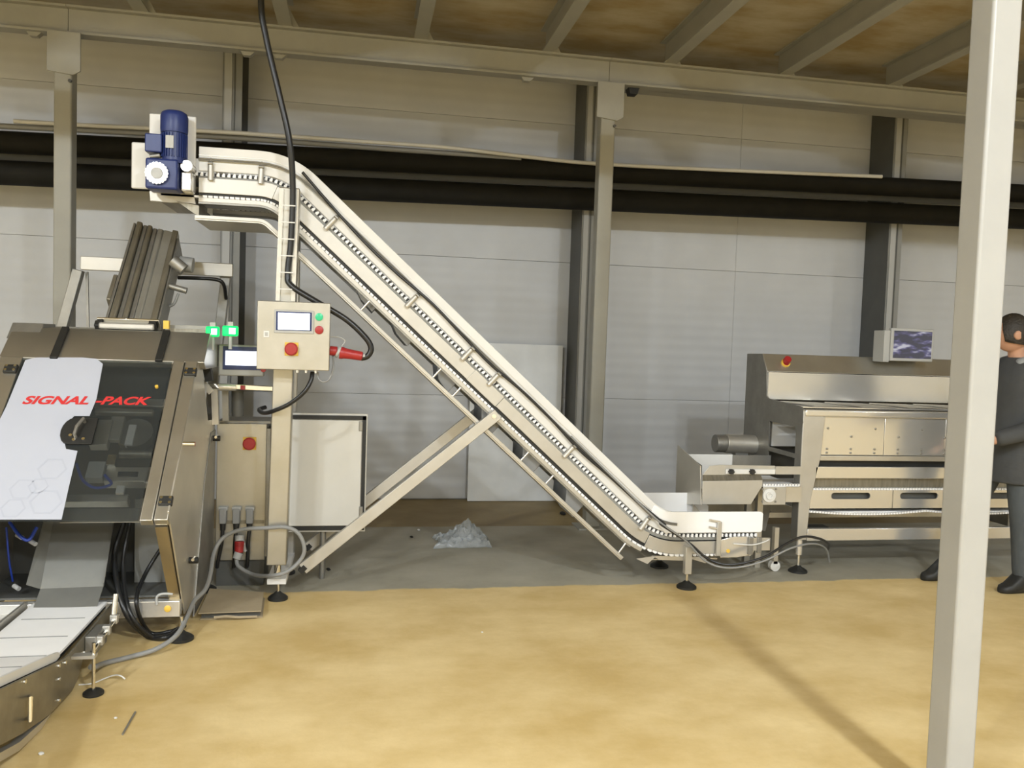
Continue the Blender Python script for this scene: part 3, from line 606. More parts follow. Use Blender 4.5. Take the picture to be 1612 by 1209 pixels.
# door handle
hx, hs = duv(126, 682)
hm = MB(); pts = []
for k in range(9): t = R(90+22.5*k); pts.append(dpt(hx-.035+.045*math.cos(t), hs+.075*math.sin(t)*-1, .0115))
pts += [dpt(hx+.07, hs+.075, .0115), dpt(hx+.07, hs-.075, .0115)]
hp = MB().prism(pts, dn*.010).build('handle_plate', 'black', pm, bevel=.002)
for k, (a, b) in enumerate(((-.01, .055), (.03, .05), (-.03, .03))): c = dpt(hx+a, hs+b, .0215); MB().cyl(c, c+dn*.006, .008, n=10).build('screw', 'chrome', hp)
MB().tube([dpt(hx+.015, hs-.05, .02), dpt(hx+.015, hs-.05, .05), dpt(hx-.002, hs+.0, .055), dpt(hx-.005, hs+.04, .05), dpt(hx-.005, hs+.04, .02)], .008, 8).build('grip', 'steel_dark', hp)
# lettering
def text_mesh(txt, pL, pR, hgt, name, parent, off, shear=.28):
    cu = bpy.data.curves.new('lettering', 'FONT'); cu.body = txt; cu.size = 1; cu.shear = shear; cu.offset = .035; cu.extrude = 0
    to = bpy.data.objects.new('lettering', cu); COL.objects.link(to); dg = bpy.context.evaluated_depsgraph_get()
    me0 = bpy.data.meshes.new_from_object(to.evaluated_get(dg)); vs = [v.co.copy() for v in me0.vertices]; fs = [tuple(p.vertices) for p in me0.polygons]
    bpy.data.objects.remove(to); bpy.data.curves.remove(cu); bpy.data.meshes.remove(me0)
    x0_ = min(v.x for v in vs); x1_ = max(v.x for v in vs); y0_ = min(v.y for v in vs); y1_ = max(v.y for v in vs)
    L = pR-pL; up = -ds*hgt; n = len(vs)
    q = [pL+L*((v.x-x0_)/(x1_-x0_))+up*((v.y-y0_)/(y1_-y0_)) for v in vs]
    m = MB(); m.add([p+dn*.0008 for p in q], fs)
    o = m.build(name, 'red_print', parent, smooth=1); return o
text_mesh('SIGNAL', D(34, 636.5, .0125), D(139, 637, .0125), .052, 'lettering', fl, .0125)
text_mesh('-PACK', D(149, 637, .0112), D(236, 638, .0112), .052, 'lettering', dr, .0112)
# rail hinges (black, with chrome ends)
for px, py in ((17, 581), (300, 586), (261, 789)):
    c = D(px, py, .018); h = MB().obox(c, EX*.030, ds*.024, dn*.010).build('hinge', 'black', pm, bevel=.004)
    for sgn in (-1, 1):
        for t in (-1, 1): q = c+EX*.019*sgn+ds*.013*t+dn*.010; MB().cyl(q, q+dn*.004, .007, n=10).build('screw', 'chrome', h)
c = D(247, 610, .02); MB().cyl(c, c+dn*.012, .008, n=10).build('orange_knob', 'yellow', pm)
# side sheet, lower frame
side = [(4.50, 1.335), (4.62, 1.30), (4.80, 1.005), (5.02, .99), (5.02, .10), (4.24, .10), (4.18, .20), (3.88, .66), (3.87, .69)]
MB().pyz(side, PX1-.002, PX1+.006).build('side_sheet', 'steel', pm, bevel=.002)
MB().pyz(side, PX0, PX0+.008).build('side_sheet', 'steel', pm)
MB().pyz([(4.44, .02), (4.99, .05), (5.015, .93), (4.88, .93), (4.70, .68)], PX1+.007, PX1+.012).build('rear_side_sheet', 'steel_dark', pm)
for py, zz in ((690, 0), (882, 0)):
    c = AX(338 if py == 690 else 302, py, PX1+.02); k = MB().cyl((PX1+.007, c.y, c.z), (PX1+.05, c.y, c.z), .016, n=14).build('side_latch', 'black', pm)
    MB().cyl((PX1+.03, c.y-.03, c.z+.01), (PX1+.03, c.y+.02, c.z+.01), .008, n=8).build('latch_pin', 'chrome', k)
c = D(308, 699, .0); MB().cyl((PX1, c.y, c.z), (PX1+.06, c.y, c.z), .012, n=12).build('stop_stud', 'chrome', pm)
MB().bar((PX1-.03, 3.90, .63), (PX1-.03, 4.20, .20), .05, .05, (1, 0, 0)).build('front_post', 'steel_floor_tint', pm)
MB().bar((PX0+.04, 3.90, .63), (PX0+.04, 4.20, .20), .05, .05, (1, 0, 0)).build('front_post', 'steel_floor_tint', pm)
fb = MB().box(PX0, PX1, 4.15, 4.20, .115, .195).build('front_beam', 'steel_gloss', pm, bevel=.004)
for px, py, yy in ((264, 958, 4.148), (270, 930, 4.20)):
    c = A(px, py, yy); MB().lathe([(.016, 0), (.016, .6), (.009, 1)], c, (0, -.008, 0), 16).build('yellow_cap', 'yellow', pm)
MB().tube(spline([A(247, 952, 4.14), A(247, 940, 4.14), A(255, 935, 4.14), A(272, 935, 4.15)]), .006, 8).build('earth_wire', 'grey_plastic', pm)
MB().box(PX1-.035, PX1-.005, 4.205, 5.0, .12, .175).build('base_rail', 'steel', pm)
for x, y in ((PX1+.005, 4.16), (PX0+.03, 4.18), (PX1-.02, 4.95), (PX0+.03, 4.95)): foot_pad(pm, x, y, .115, .06, .010)
# interior behind the door and below it
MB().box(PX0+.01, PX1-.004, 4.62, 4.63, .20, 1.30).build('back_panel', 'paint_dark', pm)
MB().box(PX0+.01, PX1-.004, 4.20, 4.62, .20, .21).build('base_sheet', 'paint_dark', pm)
def inner(name, px0, py0, px1, py1, off, th, m):
    a = D(px0, py0, off); b = D(px1, py1, off); s0 = (a-DT-dn*off).dot(ds); s1 = (b-DT-dn*off).dot(ds); x0_, x1_ = sorted((a.x, b.x))
    return dbox(MB(), x0_, x1_, s0, s1, off-th, off).build(name, m, pm, bevel=.003)
inner('cross_bar', 150, 626, 262, 640, -.05, .03, 'steel_satin'); inner('cross_bar', 150, 642, 240, 650, -.05, .03, 'steel')
inner('forming_plate', 150, 660, 168, 700, -.06, .05, 'steel'); inner('guide_bar', 176, 655, 188, 692, -.07, .03, 'steel_satin')
inner('guide_bar', 203, 668, 208, 700, -.08, .03, 'plastic_white'); inner('bearing_block', 140, 726, 160, 752, -.07, .05, 'grey_plastic')
inner('seal_jaw', 168, 735, 240, 758, -.09, .06, 'steel'); inner('jaw_slot', 186, 742, 216, 750, -.085, .03, 'black'); inner('roller_knob', 170, 715, 180, 732, -.06, .04, 'chrome')
inner('jaw_base', 100, 778, 200, 790, -.10, .05, 'steel'); inner('bright_tab', 184, 764, 194, 776, -.07, .02, 'plastic_white'); inner('guide_post', 232, 735, 242, 760, -.09, .05, 'steel')
c = D(215, 690, -.14); MB().cyl(c, c+dn*.05, .085, n=28).build('film_wheel', 'steel_dark', pm)
c = D(213, 715, -.12); MB().cyl(c-EX*.07, c+EX*.08, .022, n=14).build('film_roller', 'steel_brown', pm)
inner('front_sheet', 100, 800, 245, 822, -.06, .004, 'steel_dark')
cable('air_hose', [D(120, 730, -.05), D(130, 755, -.06), D(150, 768, -.05), D(175, 762, -.06), D(165, 748, -.08)], .007, 'blue_hose', pm, n=6)
cable('air_hose', [A(15, 822, 4.25), A(30, 842, 4.22), A(45, 850, 4.22), A(58, 830, 4.25)], .008, 'blue_hose', pm, n=6)
cable('air_hose', [A(10, 830, 4.3), A(14, 880, 4.3), A(20, 915, 4.35)], .005, 'blue_hose', pm, n=6)
for px, py in ((27, 842), (48, 852), (22, 922)): c = A(px, py, 4.24); MB().cyl(c, c+Vector((.03, -.02, -.01)), .011, n=10).build('hose_fitting', 'grey_plastic', pm)
MB().box(-1.11, PX1-.03, 4.42, 4.43, .20, .64).build('inner_panel', 'paint_midgrey', pm)
# chute
ch = [A(82, 818, 4.42), A(178, 818, 4.42), A(170, 940, 4.16), A(158, 957, 4.11), A(57, 960, 4.11), A(54, 935, 4.16)]
ctl, ctr, cbr, cbl = A(85, 815, 4.42), A(180, 815, 4.42), A(158, 952, 4.10), A(58, 957, 4.10)
def sheet(m, a, b, c, d, t=.003):
    n = (b-a).cross(d-a).normalized()*t; return m.hexa([a, b, c, d, a+n, b+n, c+n, d+n])
k1, k2 = ctr.lerp(cbr, .80), ctl.lerp(cbl, .80)
chu = sheet(MB(), ctl, ctr, k1, k2).build('discharge_chute', 'steel_chute', pm)
sheet(MB(), k2, k1, cbr+Vector((0, -.05, .01)), cbl+Vector((0, -.05, .01))).build('chute_lip', 'steel_chute', chu)
wv = Vector((.012, -.05, .03)); sheet(MB(), ctl, k2, k2+Vector((-.05, -.03, .03)), ctl+Vector((-.03, -.03, .02))).build('chute_side', 'steel_chute', chu)
sheet(MB(), k1, ctr, ctr+Vector((.01, -.04, .02)), k1+Vector((.012, -.04, .03))).build('chute_side', 'steel_dark', chu)
for i, (a, b, c, d) in enumerate((((195, 822), (180, 880), (196, 960), (230, 1000)), ((205, 822), (194, 890), (205, 965), (240, 1002)), ((262, 850), (228, 905), (215, 950), (235, 995)))):
    o = cable('black_cable', [A(*a, 4.36), A(*b, 4.28), A(*c, 4.12), AZ(*d, .02), AZ(262, 1003, .02)+Vector((0, .04*i, 0)), AZ(290, 985, .02)], .010 if i else .013, 'black_gloss')
    tag(o, ['thick black cable dropping beside the chute to the floor', 'middle black cable dropping under the packaging machine', 'black cable bowing out from the brown front post of the packaging machine'][i], 'cable', 'black cables under the packaging machine')

# ------------------------------------------------------------------ inclined filling chute on top
HXc = -1.235; fu = Vector((0, .60, .64)).normalized(); fn = Vector((0, -fu.z, fu.y)); F0 = Vector((HXc, 4.83, 1.53)); FL = .86
fc = thing('filling_chute', tuple(F0), 'brown tinted stainless filling trough leaning back above the packaging machine', 'chute')
def fbox(x0, x1, s0, s1, o0, o1): return MB().obox(F0+EX*((x0+x1)/2)+fu*((s0+s1)/2)+fn*((o0+o1)/2), EX*((x1-x0)/2), fu*((s1-s0)/2), fn*((o1-o0)/2))
def fpl(x0, x1, o0, o1, s0=0.0, k=1.0):
    def top(x): return (FL-.06)-.30*(x+.02)
    def P(x, s_, o): return F0+EX*x+fu*s_+fn*o
    return MB().hexa([P(x0, s0, o0), P(x1, s0, o0), P(x1, s0, o1), P(x0, s0, o1), P(x0, top(x0)*k, o0), P(x1, top(x1)*k, o0), P(x1, top(x1)*k, o1), P(x0, top(x0)*k, o1)])
fpl(-.115, .125, -.12, -.112).build('trough_back', 'steel_brown', fc)
fpl(-.135, -.122, -.12, .03, -.02, .97).build('trough_side', 'steel_dark', fc, bevel=.002)
fpl(-.120, -.085, -.03, .030).build('fold_strip', 'steel_brown', fc, bevel=.008)
fpl(-.083, -.058, -.03, .012).build('fold_strip', 'steel_dark', fc, bevel=.006)
fpl(-.056, -.028, -.03, .022).build('fold_strip', 'steel_brown', fc, bevel=.008)
fpl(-.026, .000, -.03, .006).build('fold_strip', 'steel_dark', fc, bevel=.006)
fpl(.002, .040, -.03, .014).build('fold_strip', 'steel_chute', fc, bevel=.010)
fpl(.040, .092, -.03, .010).build('front_sheet', 'steel_chute', fc, bevel=.003)
fpl(.094, .128, -.02, .030).build('fold_strip', 'steel_brown', fc, bevel=.005)
fpl(.130, .140, -.12, .02, .02, .93).build('trough_side', 'steel_dark', fc, bevel=.002)
fbox(-.160, -.136, .15, .35, -.05, .03).build('side_lug', 'steel_brown', fc, bevel=.004)
fbox(-.165, .15, -.03, -.018, -.02, .06).build('base_flange', 'chrome', fc, bevel=.003)
for x in (-.155, .115): fbox(x-.02, x+.02, -.07, -.03, -.01, .05).build('toggle_clamp', 'black', fc, bevel=.006)
MB().box(HXc-.15, HXc+.13, 4.74, 4.95, 1.495, 1.53).build('collar', 'steel_satin', fc, bevel=.01)
c = A(262, 512, 4.74); MB().box(c.x-.014, c.x+.014, 4.73, 4.76, c.z-.02, c.z+.025).build('brass_tab', 'yellow', fc)
# vibrator arm bits at the right of the trough
a = A(272, 410, 5.1); b = A(290, 425, 5.1); MB().cyl(a, b, .035, n=16).build('vibrator', 'steel_dark', fc); MB().cyl(A(283, 415, 5.15), A(304, 418, 5.15), .045, n=18).build('vibrator_cap', 'cable_grey', fc)
MB().cyl(A(266, 450, 5.05), A(294, 458, 5.05), .018, n=12).build('handle_bar', 'steel_dark', fc)
cable('link_wire', [A(281, 462, 5.05), A(274, 478, 5.05), A(264, 482, 5.05), A(260, 474, 5.05)], .008, 'cable_grey', fc)
# support frame of the trough
sf = thing('trough_frame', (-1.25, 5.62, 0), 'stainless frame with horizontal bar and splayed legs behind the filling trough', 'frame')
a, b = A(128, 414, 5.6), A(367, 426, 5.6)
MB().bar(a, b, .085, .04).build('top_bar', 'steel_satin', sf, bevel=.004)
MB().bar(A(185, 434, 5.62), A(285, 432, 5.62), .012, .012).build('thin_rod', 'steel', sf)
for (p, q) in (((124, 425), (92, 540)), ((357, 430), (343, 545))):
    a, b = A(*p, 5.64), A(*q, 5.64); d = (b-a)/(a.z-b.z); MB().bar(a, a+d*a.z, .06, .06).build('leg', 'steel_dark', sf, bevel=.004)
MB().bar(A(137, 428, 5.68), A(139, 535, 5.68), .015, .015).build('thin_rod', 'steel_dark', sf)
cable('frame_cable', [A(280, 437, 5.5), A(310, 438, 5.5), A(340, 440, 5.5), A(352, 448, 5.52), A(356, 470, 5.6)], .012, 'black_gloss', sf)

# ------------------------------------------------------------------ green lamps on the machine bar
lb = thing('sensor_bar', tuple(A(340, 525, 4.72)), 'horizontal steel bar with two glowing green sensor lamps above the packaging machine', 'sensor')
MB().bar(A(262, 514, 4.80), A(332, 516, 4.80), .018, .02).build('bar', 'steel_dark', lb); MB().bar(A(262, 521, 4.80), A(326, 523, 4.80), .03, .03).build('bar', 'steel_brown', lb)
for (px, py, wd) in ((334, 522, .034), (362, 521, .040)):
    c = A(px, py, 4.72); h = MB().box(c.x-wd, c.x+wd, 4.715, 4.76, c.z-.028, c.z+.028).build('sensor_lamp', 'green_led', lb, bevel=.008)
    MB().box(c.x-wd*.1, c.x+wd*.75, 4.710, 4.715, c.z-.017, c.z+.017).build('lamp_core', 'green_core', h, bevel=.002)
    MB().box(c.x-.012, c.x+.016, 4.72, 4.76, c.z+.028, c.z+.05).build('lamp_cap', 'grey_plastic', lb)
    MB().cyl((c.x, 4.74, c.z-.10), (c.x, 4.74, c.z-.028), .010, n=10).build('stem', 'grey_plastic', lb)
c = A(319, 558, 4.64); o = MB().obox(c, (.004, .022, 0), (-.012, .01, 0), (0, 0, .038)).build('side_display', 'screen_blue'); tag(o, 'narrow glowing blue display seen edge-on beside the packaging machine hood', 'display')
# operator panel
op = thing('operator_panel', tuple(A(380, 600, 4.95)), 'grey operator panel with lit white screen partly hidden behind the control box', 'panel')
a, b = A(344, 542, 4.90), A(415, 593, 4.90); MB().box(a.x, b.x, 4.90, 4.97, b.z, a.z).build('housing', 'grey_plastic', op, bevel=.008)
a, b = A(351, 545, 4.895), A(413, 583, 4.895); q = MB().box(a.x, b.x, 4.895, 4.90, b.z, a.z).build('screen_border', 'navy', op)
a, b = A(355, 552, 4.892), A(408, 576, 4.892); MB().box(a.x, b.x, 4.891, 4.895, b.z, a.z).build('screen', 'screen', q)
c = A(415, 582, 4.90); MB().cyl(c, c+Vector((0, -.02, 0)), .014, n=12).build('stop_button', 'red', op)
ar = MB().bar(A(318, 606, 4.92), A(432, 612, 4.92), .030, .03).build('arm', 'chrome', op, bevel=.004)
MB().cyl(A(345, 609, 4.90), A(372, 610, 4.90), .022, n=14).build('arm_clamp', 'steel_gloss', ar)
c = A(382, 610, 4.895); MB().box(c.x-.012, c.x+.012, 4.888, 4.90, c.z-.012, c.z+.012).build('red_mark', 'red', ar)
MB().bar(A(338, 612, 4.94), A(340, 668, 4.94), .035, .035, (0, 1, 0)).build('arm_post', 'steel', op); MB().bar(A(355, 615, 4.98), A(356, 662, 4.98), .035, .035).build('arm_post', 'steel_dark', op)
MB().cyl(A(374, 614, 5.0), A(374, 655, 5.0), .035, n=18).build('swivel', 'paint_dark', op)
MB().bar(A(323, 560, 4.80), A(330, 600, 4.80), .04, .05).build('bracket', 'black', op); MB().bar(A(318, 600, 4.82), A(333, 618, 4.82), .03, .03).build('bracket', 'steel', op)

# ------------------------------------------------------------------ electrical box with connectors
EY = 5.02
a, b = A(338, 666, EY), A(419, 884, EY); ex0, ex1, ez0, ez1 = A(340, 780, EY).x, A(418, 780, EY).x, .155, .968
eb = thing('electrical_box', ((ex0+ex1)/2, EY+.15, 0), 'narrow beige stainless box with red emergency stop and three grey connectors', 'electrical box')
MB().box(ex0, ex1, EY, EY+.30, ez0, ez1).build('housing', 'steel_box', eb, bevel=.004)
MB().box(ex0+.005, ex1-.005, EY+.02, EY+.28, .0, ez0).build('plinth', 'paint_dark', eb)
MB().box(ex1, ex1+.02, EY+.01, EY+.29, ez0+.02, ez1-.03).build('door_edge', 'steel_dark', eb)
MB().box(ex0, ex1+.02, EY+.02, EY+.30, ez1, ez1+.012).build('top_cover', 'steel_dark', eb)
estop(393, 698, .037, eb, EY)
c0 = A(392, 812, EY)
bk = MB().box(A(349, 800, EY).x, ex1-.005, EY-.006, EY, A(392, 824, EY).z, A(392, 819, EY).z).build('rail_strip', 'steel_brown', eb)
for px in (351, 372, 393):
    c = A(px, 812, EY-.03); k = MB().box(c.x-.020, c.x+.020, EY-.05, EY, c.z-.045, c.z+.045).build('connector', 'cable_grey', eb, bevel=.006)
    MB().box(c.x-.026, c.x+.026, EY-.04, EY, c.z+.03, c.z+.052).build('latch', 'grey_plastic', k, bevel=.003)
    MB().cyl((c.x, EY-.03, c.z-.085), (c.x, EY-.03, c.z-.045), .015, .018, 14).build('strain_relief', 'black', k)
    o = cable('connector_cable', [(c.x, EY-.03, c.z-.08), (c.x-.005, EY-.035, c.z-.16), (c.x-.025 if px == 351 else c.x-.008, EY-.03, c.z-.27), (c.x-.03 if px == 351 else c.x-.012, EY-.025, .12)], .011, 'black_gloss', eb)
rp = thing('red_connector', tuple(A(377, 862, EY-.06)), 'red and grey industrial plug hanging at the bottom of the electrical box', 'plug')
a, b, c, d = A(377, 843, EY-.05), A(377, 852, EY-.06), A(376, 870, EY-.07), A(372, 880, EY-.08)
MB().cyl(a, b, .026, n=16).build('socket_lid', 'grey_plastic', rp, bevel=.003); MB().cyl(b, c, .028, .024, 16).build('plug_body', 'red', rp, bevel=.003); MB().cyl(c, d, .026, .022, 16).build('cable_nut', 'grey_plastic', rp)
MB().cyl(A(381, 846, EY-.05), A(386, 868, EY-.05), .010, n=10).build('lever', 'grey_plastic', rp)
o = cable('grey_cable', [d, A(376, 892, 4.92), A(400, 905, 4.86), A(430, 906, 4.66), A(455, 898, 4.66), A(474, 880, 4.68), A(479, 862, 4.68), A(470, 840, 4.68), A(450, 830, 4.68), A(420, 831, 4.68), A(380, 834, 4.72), A(352, 846, 4.74), A(337, 870, 4.70), A(331, 905, 4.55),
    A(323, 928, 4.44), A(306, 946, 4.34), A(295, 970, 4.22), A(278, 1000, 4.05), AZ(245, 1022, .03), AZ(205, 1034, .015), AZ(165, 1044, .02), A(150, 1050, 3.65), A(142, 1050, 3.62)], .0115, 'cable_grey', n=10, sides=10)
tag(o, 'grey cable looping from the red plug along the machine and across the floor', 'cable')

# ------------------------------------------------------------------ open white cabinet door
WY = 5.10
wx0, wx1, wz0, wz1 = A(440, 740, WY).x, A(577, 740, WY).x, A(520, 838, WY).z, A(577, 652, WY).z
wc = thing('cabinet', ((wx0+wx1)/2, WY+.02, 0), 'white cabinet door panel with black rubber seal behind the conveyor post', 'cabinet')
MB().box(wx0, wx1, WY+.012, WY+.03, wz0, wz1).build('door_leaf', 'cab_white', wc, bevel=.004)
for (a, b, c, d) in ((wx0+.01, wx1-.008, wz1-.036, wz1-.012), (wx0+.01, wx1-.008, wz0+.012, wz0+.036)): MB().box(a, b, WY+.002, WY+.012, c, d).build('rubber_seal', 'black', wc)
MB().box(wx1-.030, wx1-.008, WY+.002, WY+.012, wz0+.014, wz1-.014).build('rubber_seal', 'black', wc)
MB().box(wx0+.01, wx1-.034, WY+.0, WY+.012, wz0+.040, wz1-.040).build('door_inner', 'cab_white', wc, bevel=.003)
for py in (671, 805): c = A(568, py, WY); MB().box(c.x-.012, c.x+.012, WY-.004, WY+.004, c.z-.03, c.z+.03).build('catch', 'steel_dark', wc, bevel=.003)
MB().box(wx0, wx0+.30, WY+.031, WY+.15, wz0+.02, wz1-.01).build('body', 'steel_dark', wc)
for x in (wx0+.03, wx0+.26):
    for y in (WY+.055, WY+.125): MB().cyl((x, y, 0), (x, y, wz0+.02), .018, n=12).build('leg', 'steel_dark', wc)

# ------------------------------------------------------------------ takeaway conveyor in the left corner
TX0, TX1 = -1.475, -1.155
tk = thing('takeaway_conveyor', (-1.3, 3.5, 0), 'low steel takeaway conveyor with white slatted belt bending up in the left corner', 'conveyor')
sidep = [(4.10, .205), (3.66, .19), (3.52, .185), (3.44, .195), (2.30, .445), (2.30, .255), (2.75, .165), (3.05, .085), (3.30, .035), (3.55, .02), (3.63, .045), (3.68, .10), (4.10, .12)]
for x in (TX1+.022, TX0-.030): MB().pyz(sidep, x, x+.008).build('side_plate', 'steel_brown' if x > TX0 else 'steel', tk, bevel=.002)
bp = [(4.12, .208), (3.50, .200), (3.42, .208), (2.28, .458)]
def bpt(s):
    for (a, b) in zip(bp[:-1], bp[1:]):
        l = math.hypot(b[0]-a[0], b[1]-a[1])
        if s <= l: t = s/l; return a[0]+(b[0]-a[0])*t, a[1]+(b[1]-a[1])*t
        s -= l
    return bp[-1]
s = 0.0
while s < 1.75:
    yj, zj = bpt(s); MB().box(TX0+.03, TX1-.03, yj-.0035, yj+.0035, zj-.006, zj+.0015).build('belt_joint', 'cable_grey', tk)
    (y0, z0_), (y1, z1_) = bpt(s), bpt(s+.2195); MB().hexa([(TX0, y1, z1_-.012), (TX1, y1, z1_-.012), (TX1, y0, z0_-.012), (TX0, y0, z0_-.012), (TX0, y1, z1_), (TX1, y1, z1_), (TX1, y0, z0_), (TX0, y0, z0_)]).build('belt_slat', 'belt_white', tk); s += .2205
MB().pyz([(4.10, .190), (3.50, .182), (3.42, .190), (2.30, .436), (2.30, .430), (3.42, .184), (3.50, .176), (4.10, .184)], TX0, TX1).build('gap_backing', 'black', tk)  # black sheet added under the slats so their gaps look dark
MB().pyz([(3.46, .202), (3.44, .225), (3.36, .245), (2.30, .475), (2.30, .447), (3.42, .198)], TX1+.004, TX1+.014).build('belt_edge_guard', 'plastic_white', tk)
MB().box(TX0-.03, TX0-.018, 3.5, 4.1, .17, .225).build('edge_strip', 'steel', tk)
MB().pyz([(3.35, .02), (3.05, .055), (2.75, .135), (2.30, .235), (2.30, .205), (2.75, .105), (3.05, .025), (3.25, .005)], TX1-.01, TX1+.02).build('under_tray', 'steel', tk)
for px, py in ((120, 1030), (132, 1027), (92, 1048), (38, 1073), (92, 1069), (92, 1102), (102, 1043)): c = AX(px, py, TX1+.03); MB().cyl(c, c+Vector((.006, 0, 0)), .008, n=8).build('bolt', 'chrome', tk)
q = [AX(48, 1095, TX1+.03), AX(34, 1099, TX1+.03), AX(32, 1135, TX1+.03), AX(48, 1130, TX1+.03)]
MB().tube([q[0], q[1]+EX*.03, q[2]+EX*.03, q[3]], .007, 8).build('handle', 'chrome', tk)
fpx = AZ(147, 1093); MB().cyl((fpx.x, fpx.y, .02), (fpx.x, fpx.y, .215), .007, n=10).build('foot_stem', 'chrome', tk)
MB().lathe([(.04, 0), (.04, .01), (.030, .018), (.012, .022)], (fpx.x, fpx.y, 0), (0, 0, 1), 24).build('foot_pad', 'black', tk)
MB().box(TX1+.03, fpx.x+.01, fpx.y-.02, fpx.y+.02, .155, .168).build('foot_bracket', 'steel', tk)
MB().box(TX1+.030, TX1+.075, 3.70, 3.86, .11, .19).build('bearing_bracket', 'steel_dark', tk, bevel=.004)
a = AX(150, 1018, TX1+.085); b = AX(178, 978, TX1+.085); MB().cyl((TX1+.085, 3.60, .15), (TX1+.085, 3.98, .19), .010, n=10).build('tension_rod', 'chrome', tk)
for y in (3.72, 3.82, 3.93): MB().box(TX1+.068, TX1+.10, y-.014, y+.014, .145+(y-3.7)*.1, .185+(y-3.7)*.1).build('tension_block', 'steel_satin', tk, bevel=.003)
MB().cyl((TX1+.08, 3.94, .20), (TX1+.08, 3.97, .29), .012, n=10).build('adjuster', 'chrome', tk)
cdk = MB().box(-2.3, TX0-.06, 3.6, 4.15, .12, .15).build('side_table', 'cab_white'); tag(cdk, 'low beige steel table top at the left edge beside the white belt', 'table')
for i in (0,):
    MB().box(-2.25, -1.6, 3.65, 4.1, 0, .12).build('table_base', 'paint_dark', cdk)

# ================================================================== SORTING TABLE (right)
QX0, QX1, QY = 2.92, 4.95, 5.07
st_ = thing('sorting_table', (3.9, 5.5, 0), 'large stainless inspection table with slanted hood and belt below, at right', 'machine')
def side_panel(x):
    m = MB(); m.pyz([(5.93, 1.465), (5.69, 1.469), (5.61, 1.34), (5.59, 1.160), (5.56, 1.147), (5.12, 1.128), (5.075, 1.11), (5.07, 1.02), (5.08, .985), (5.93, .985)], x, x+.010)
    m.pyz([(5.53, .985), (5.93, .985), (5.93, .20), (5.53, .20)], x, x+.010); m.pyz([(5.08, .985), (5.17, .985), (5.155, .94), (5.155, .22), (5.08, .22)], x, x+.010)
    m.pyz([(5.155, .80), (5.53, .80), (5.53, .77), (5.155, .77)], x, x+.010)
    return m.build('side_panel', 'steel_dark', st_, smooth=20)
side_panel(QX0); side_panel(QX1)
MB().box(2.96, 3.16, 5.56, 5.58, .80, 1.0).build('inner_panel', 'plastic_white', st_)
MB().pyz([(5.61, 1.342), (5.69, 1.471), (5.93, 1.467), (5.93, 1.43), (5.70, 1.43), (5.63, 1.335)], QX0+.005, QX1+.005).build('hood', 'steel_mirror', st_, bevel=.003)
MB().box(QX0+.011, QX1, 5.595, 5.605, 1.14, 1.338).build('backsplash', 'steel_gloss', st_)
MB().box(QX0+.011, QX1, 5.90, 5.92, .22, 1.43).build('back_panel', 'steel_dark', st_)
MB().box(QX0+.011, QX1, 5.10, 5.595, 1.118, 1.126).build('bed', 'steel_gloss', st_)
for k in range(5):
    x = 3.02+k*.36
    MB().hexa([(x, 5.13, 1.128), (x+.30, 5.13, 1.128), (x+.24, 5.50, 1.128), (x-.05, 5.50, 1.128), (x+.01, 5.13, 1.133), (x+.30, 5.13, 1.130), (x+.24, 5.50, 1.131), (x-.05, 5.50, 1.136)]).build('tray_flap', 'steel', st_, bevel=.003)
MB().box(QX0+.012, QX1, QY-.006, QY+.03, 1.062, 1.112).build('table_lip', 'steel_gloss', st_, bevel=.012, seg=3)
for xa, sg in ((QX0, 1), (QX1+.01, -1)):
    MB().pxz([(xa, 1.10), (xa+.16*sg, 1.06), (xa+.145*sg, .80), (xa+.085*sg, .50), (xa+.068*sg, .225), (xa, .225)], QY, QY+.010).build('leg_plate', 'steel_satin', st_, bevel=.003)
    foot_pad(st_, xa+.035*sg, QY+.03, .225, .062, .010); foot_pad(st_, xa+.035*sg, 5.86, .225, .062, .010)
    MB().cyl((xa+.035*sg, QY+.03, .12), (xa+.035*sg, QY+.03, .23), .022, n=14).build('leg_socket', 'steel_gloss', st_)
for k in range(4):
    xa = 3.072+k*.47; MB().box(xa, min(xa+.467, QX1-.16), QY+.018, QY+.026, .803, 1.062).build('front_panel', 'steel_gloss', st_, bevel=.002)
bolt0 = None
for k in range(9):
    for z in (.845, .818) + ((.985,) if k % 2 == 0 else (.93,)):
        p = (3.115+k*.178, QY+.0145, z)
        if bolt0 is None: bolt0 = MB().lathe([(.007, 0), (.007, .5), (.004, 1)], p, (0, -.006, 0), 8).build('bolt', 'steel_dark', st_); place(bolt0, (p[0], p[1]-.003, p[2]), st_)
        else: dup(bolt0, (p[0], p[1]-.003, p[2]), st_)
MB().box(3.06, QX1-.13, QY+.004, QY+.026, .765, .800).build('lower_lip', 'steel', st_, bevel=.004)
MB().box(3.04, QX1-.1, QY+.05, QY+.06, .72, .77).build('slot_back', 'black', st_)
MB().box(3.03, QX1-.10, QY+.0, QY+.03, .645, .725).build('belt_guide', 'steel_gloss', st_, bevel=.004)
MB().box(3.03, QX1-.08, QY+.04, QY+.05, .575, .645).build('guide_recess', 'steel_brown', st_)
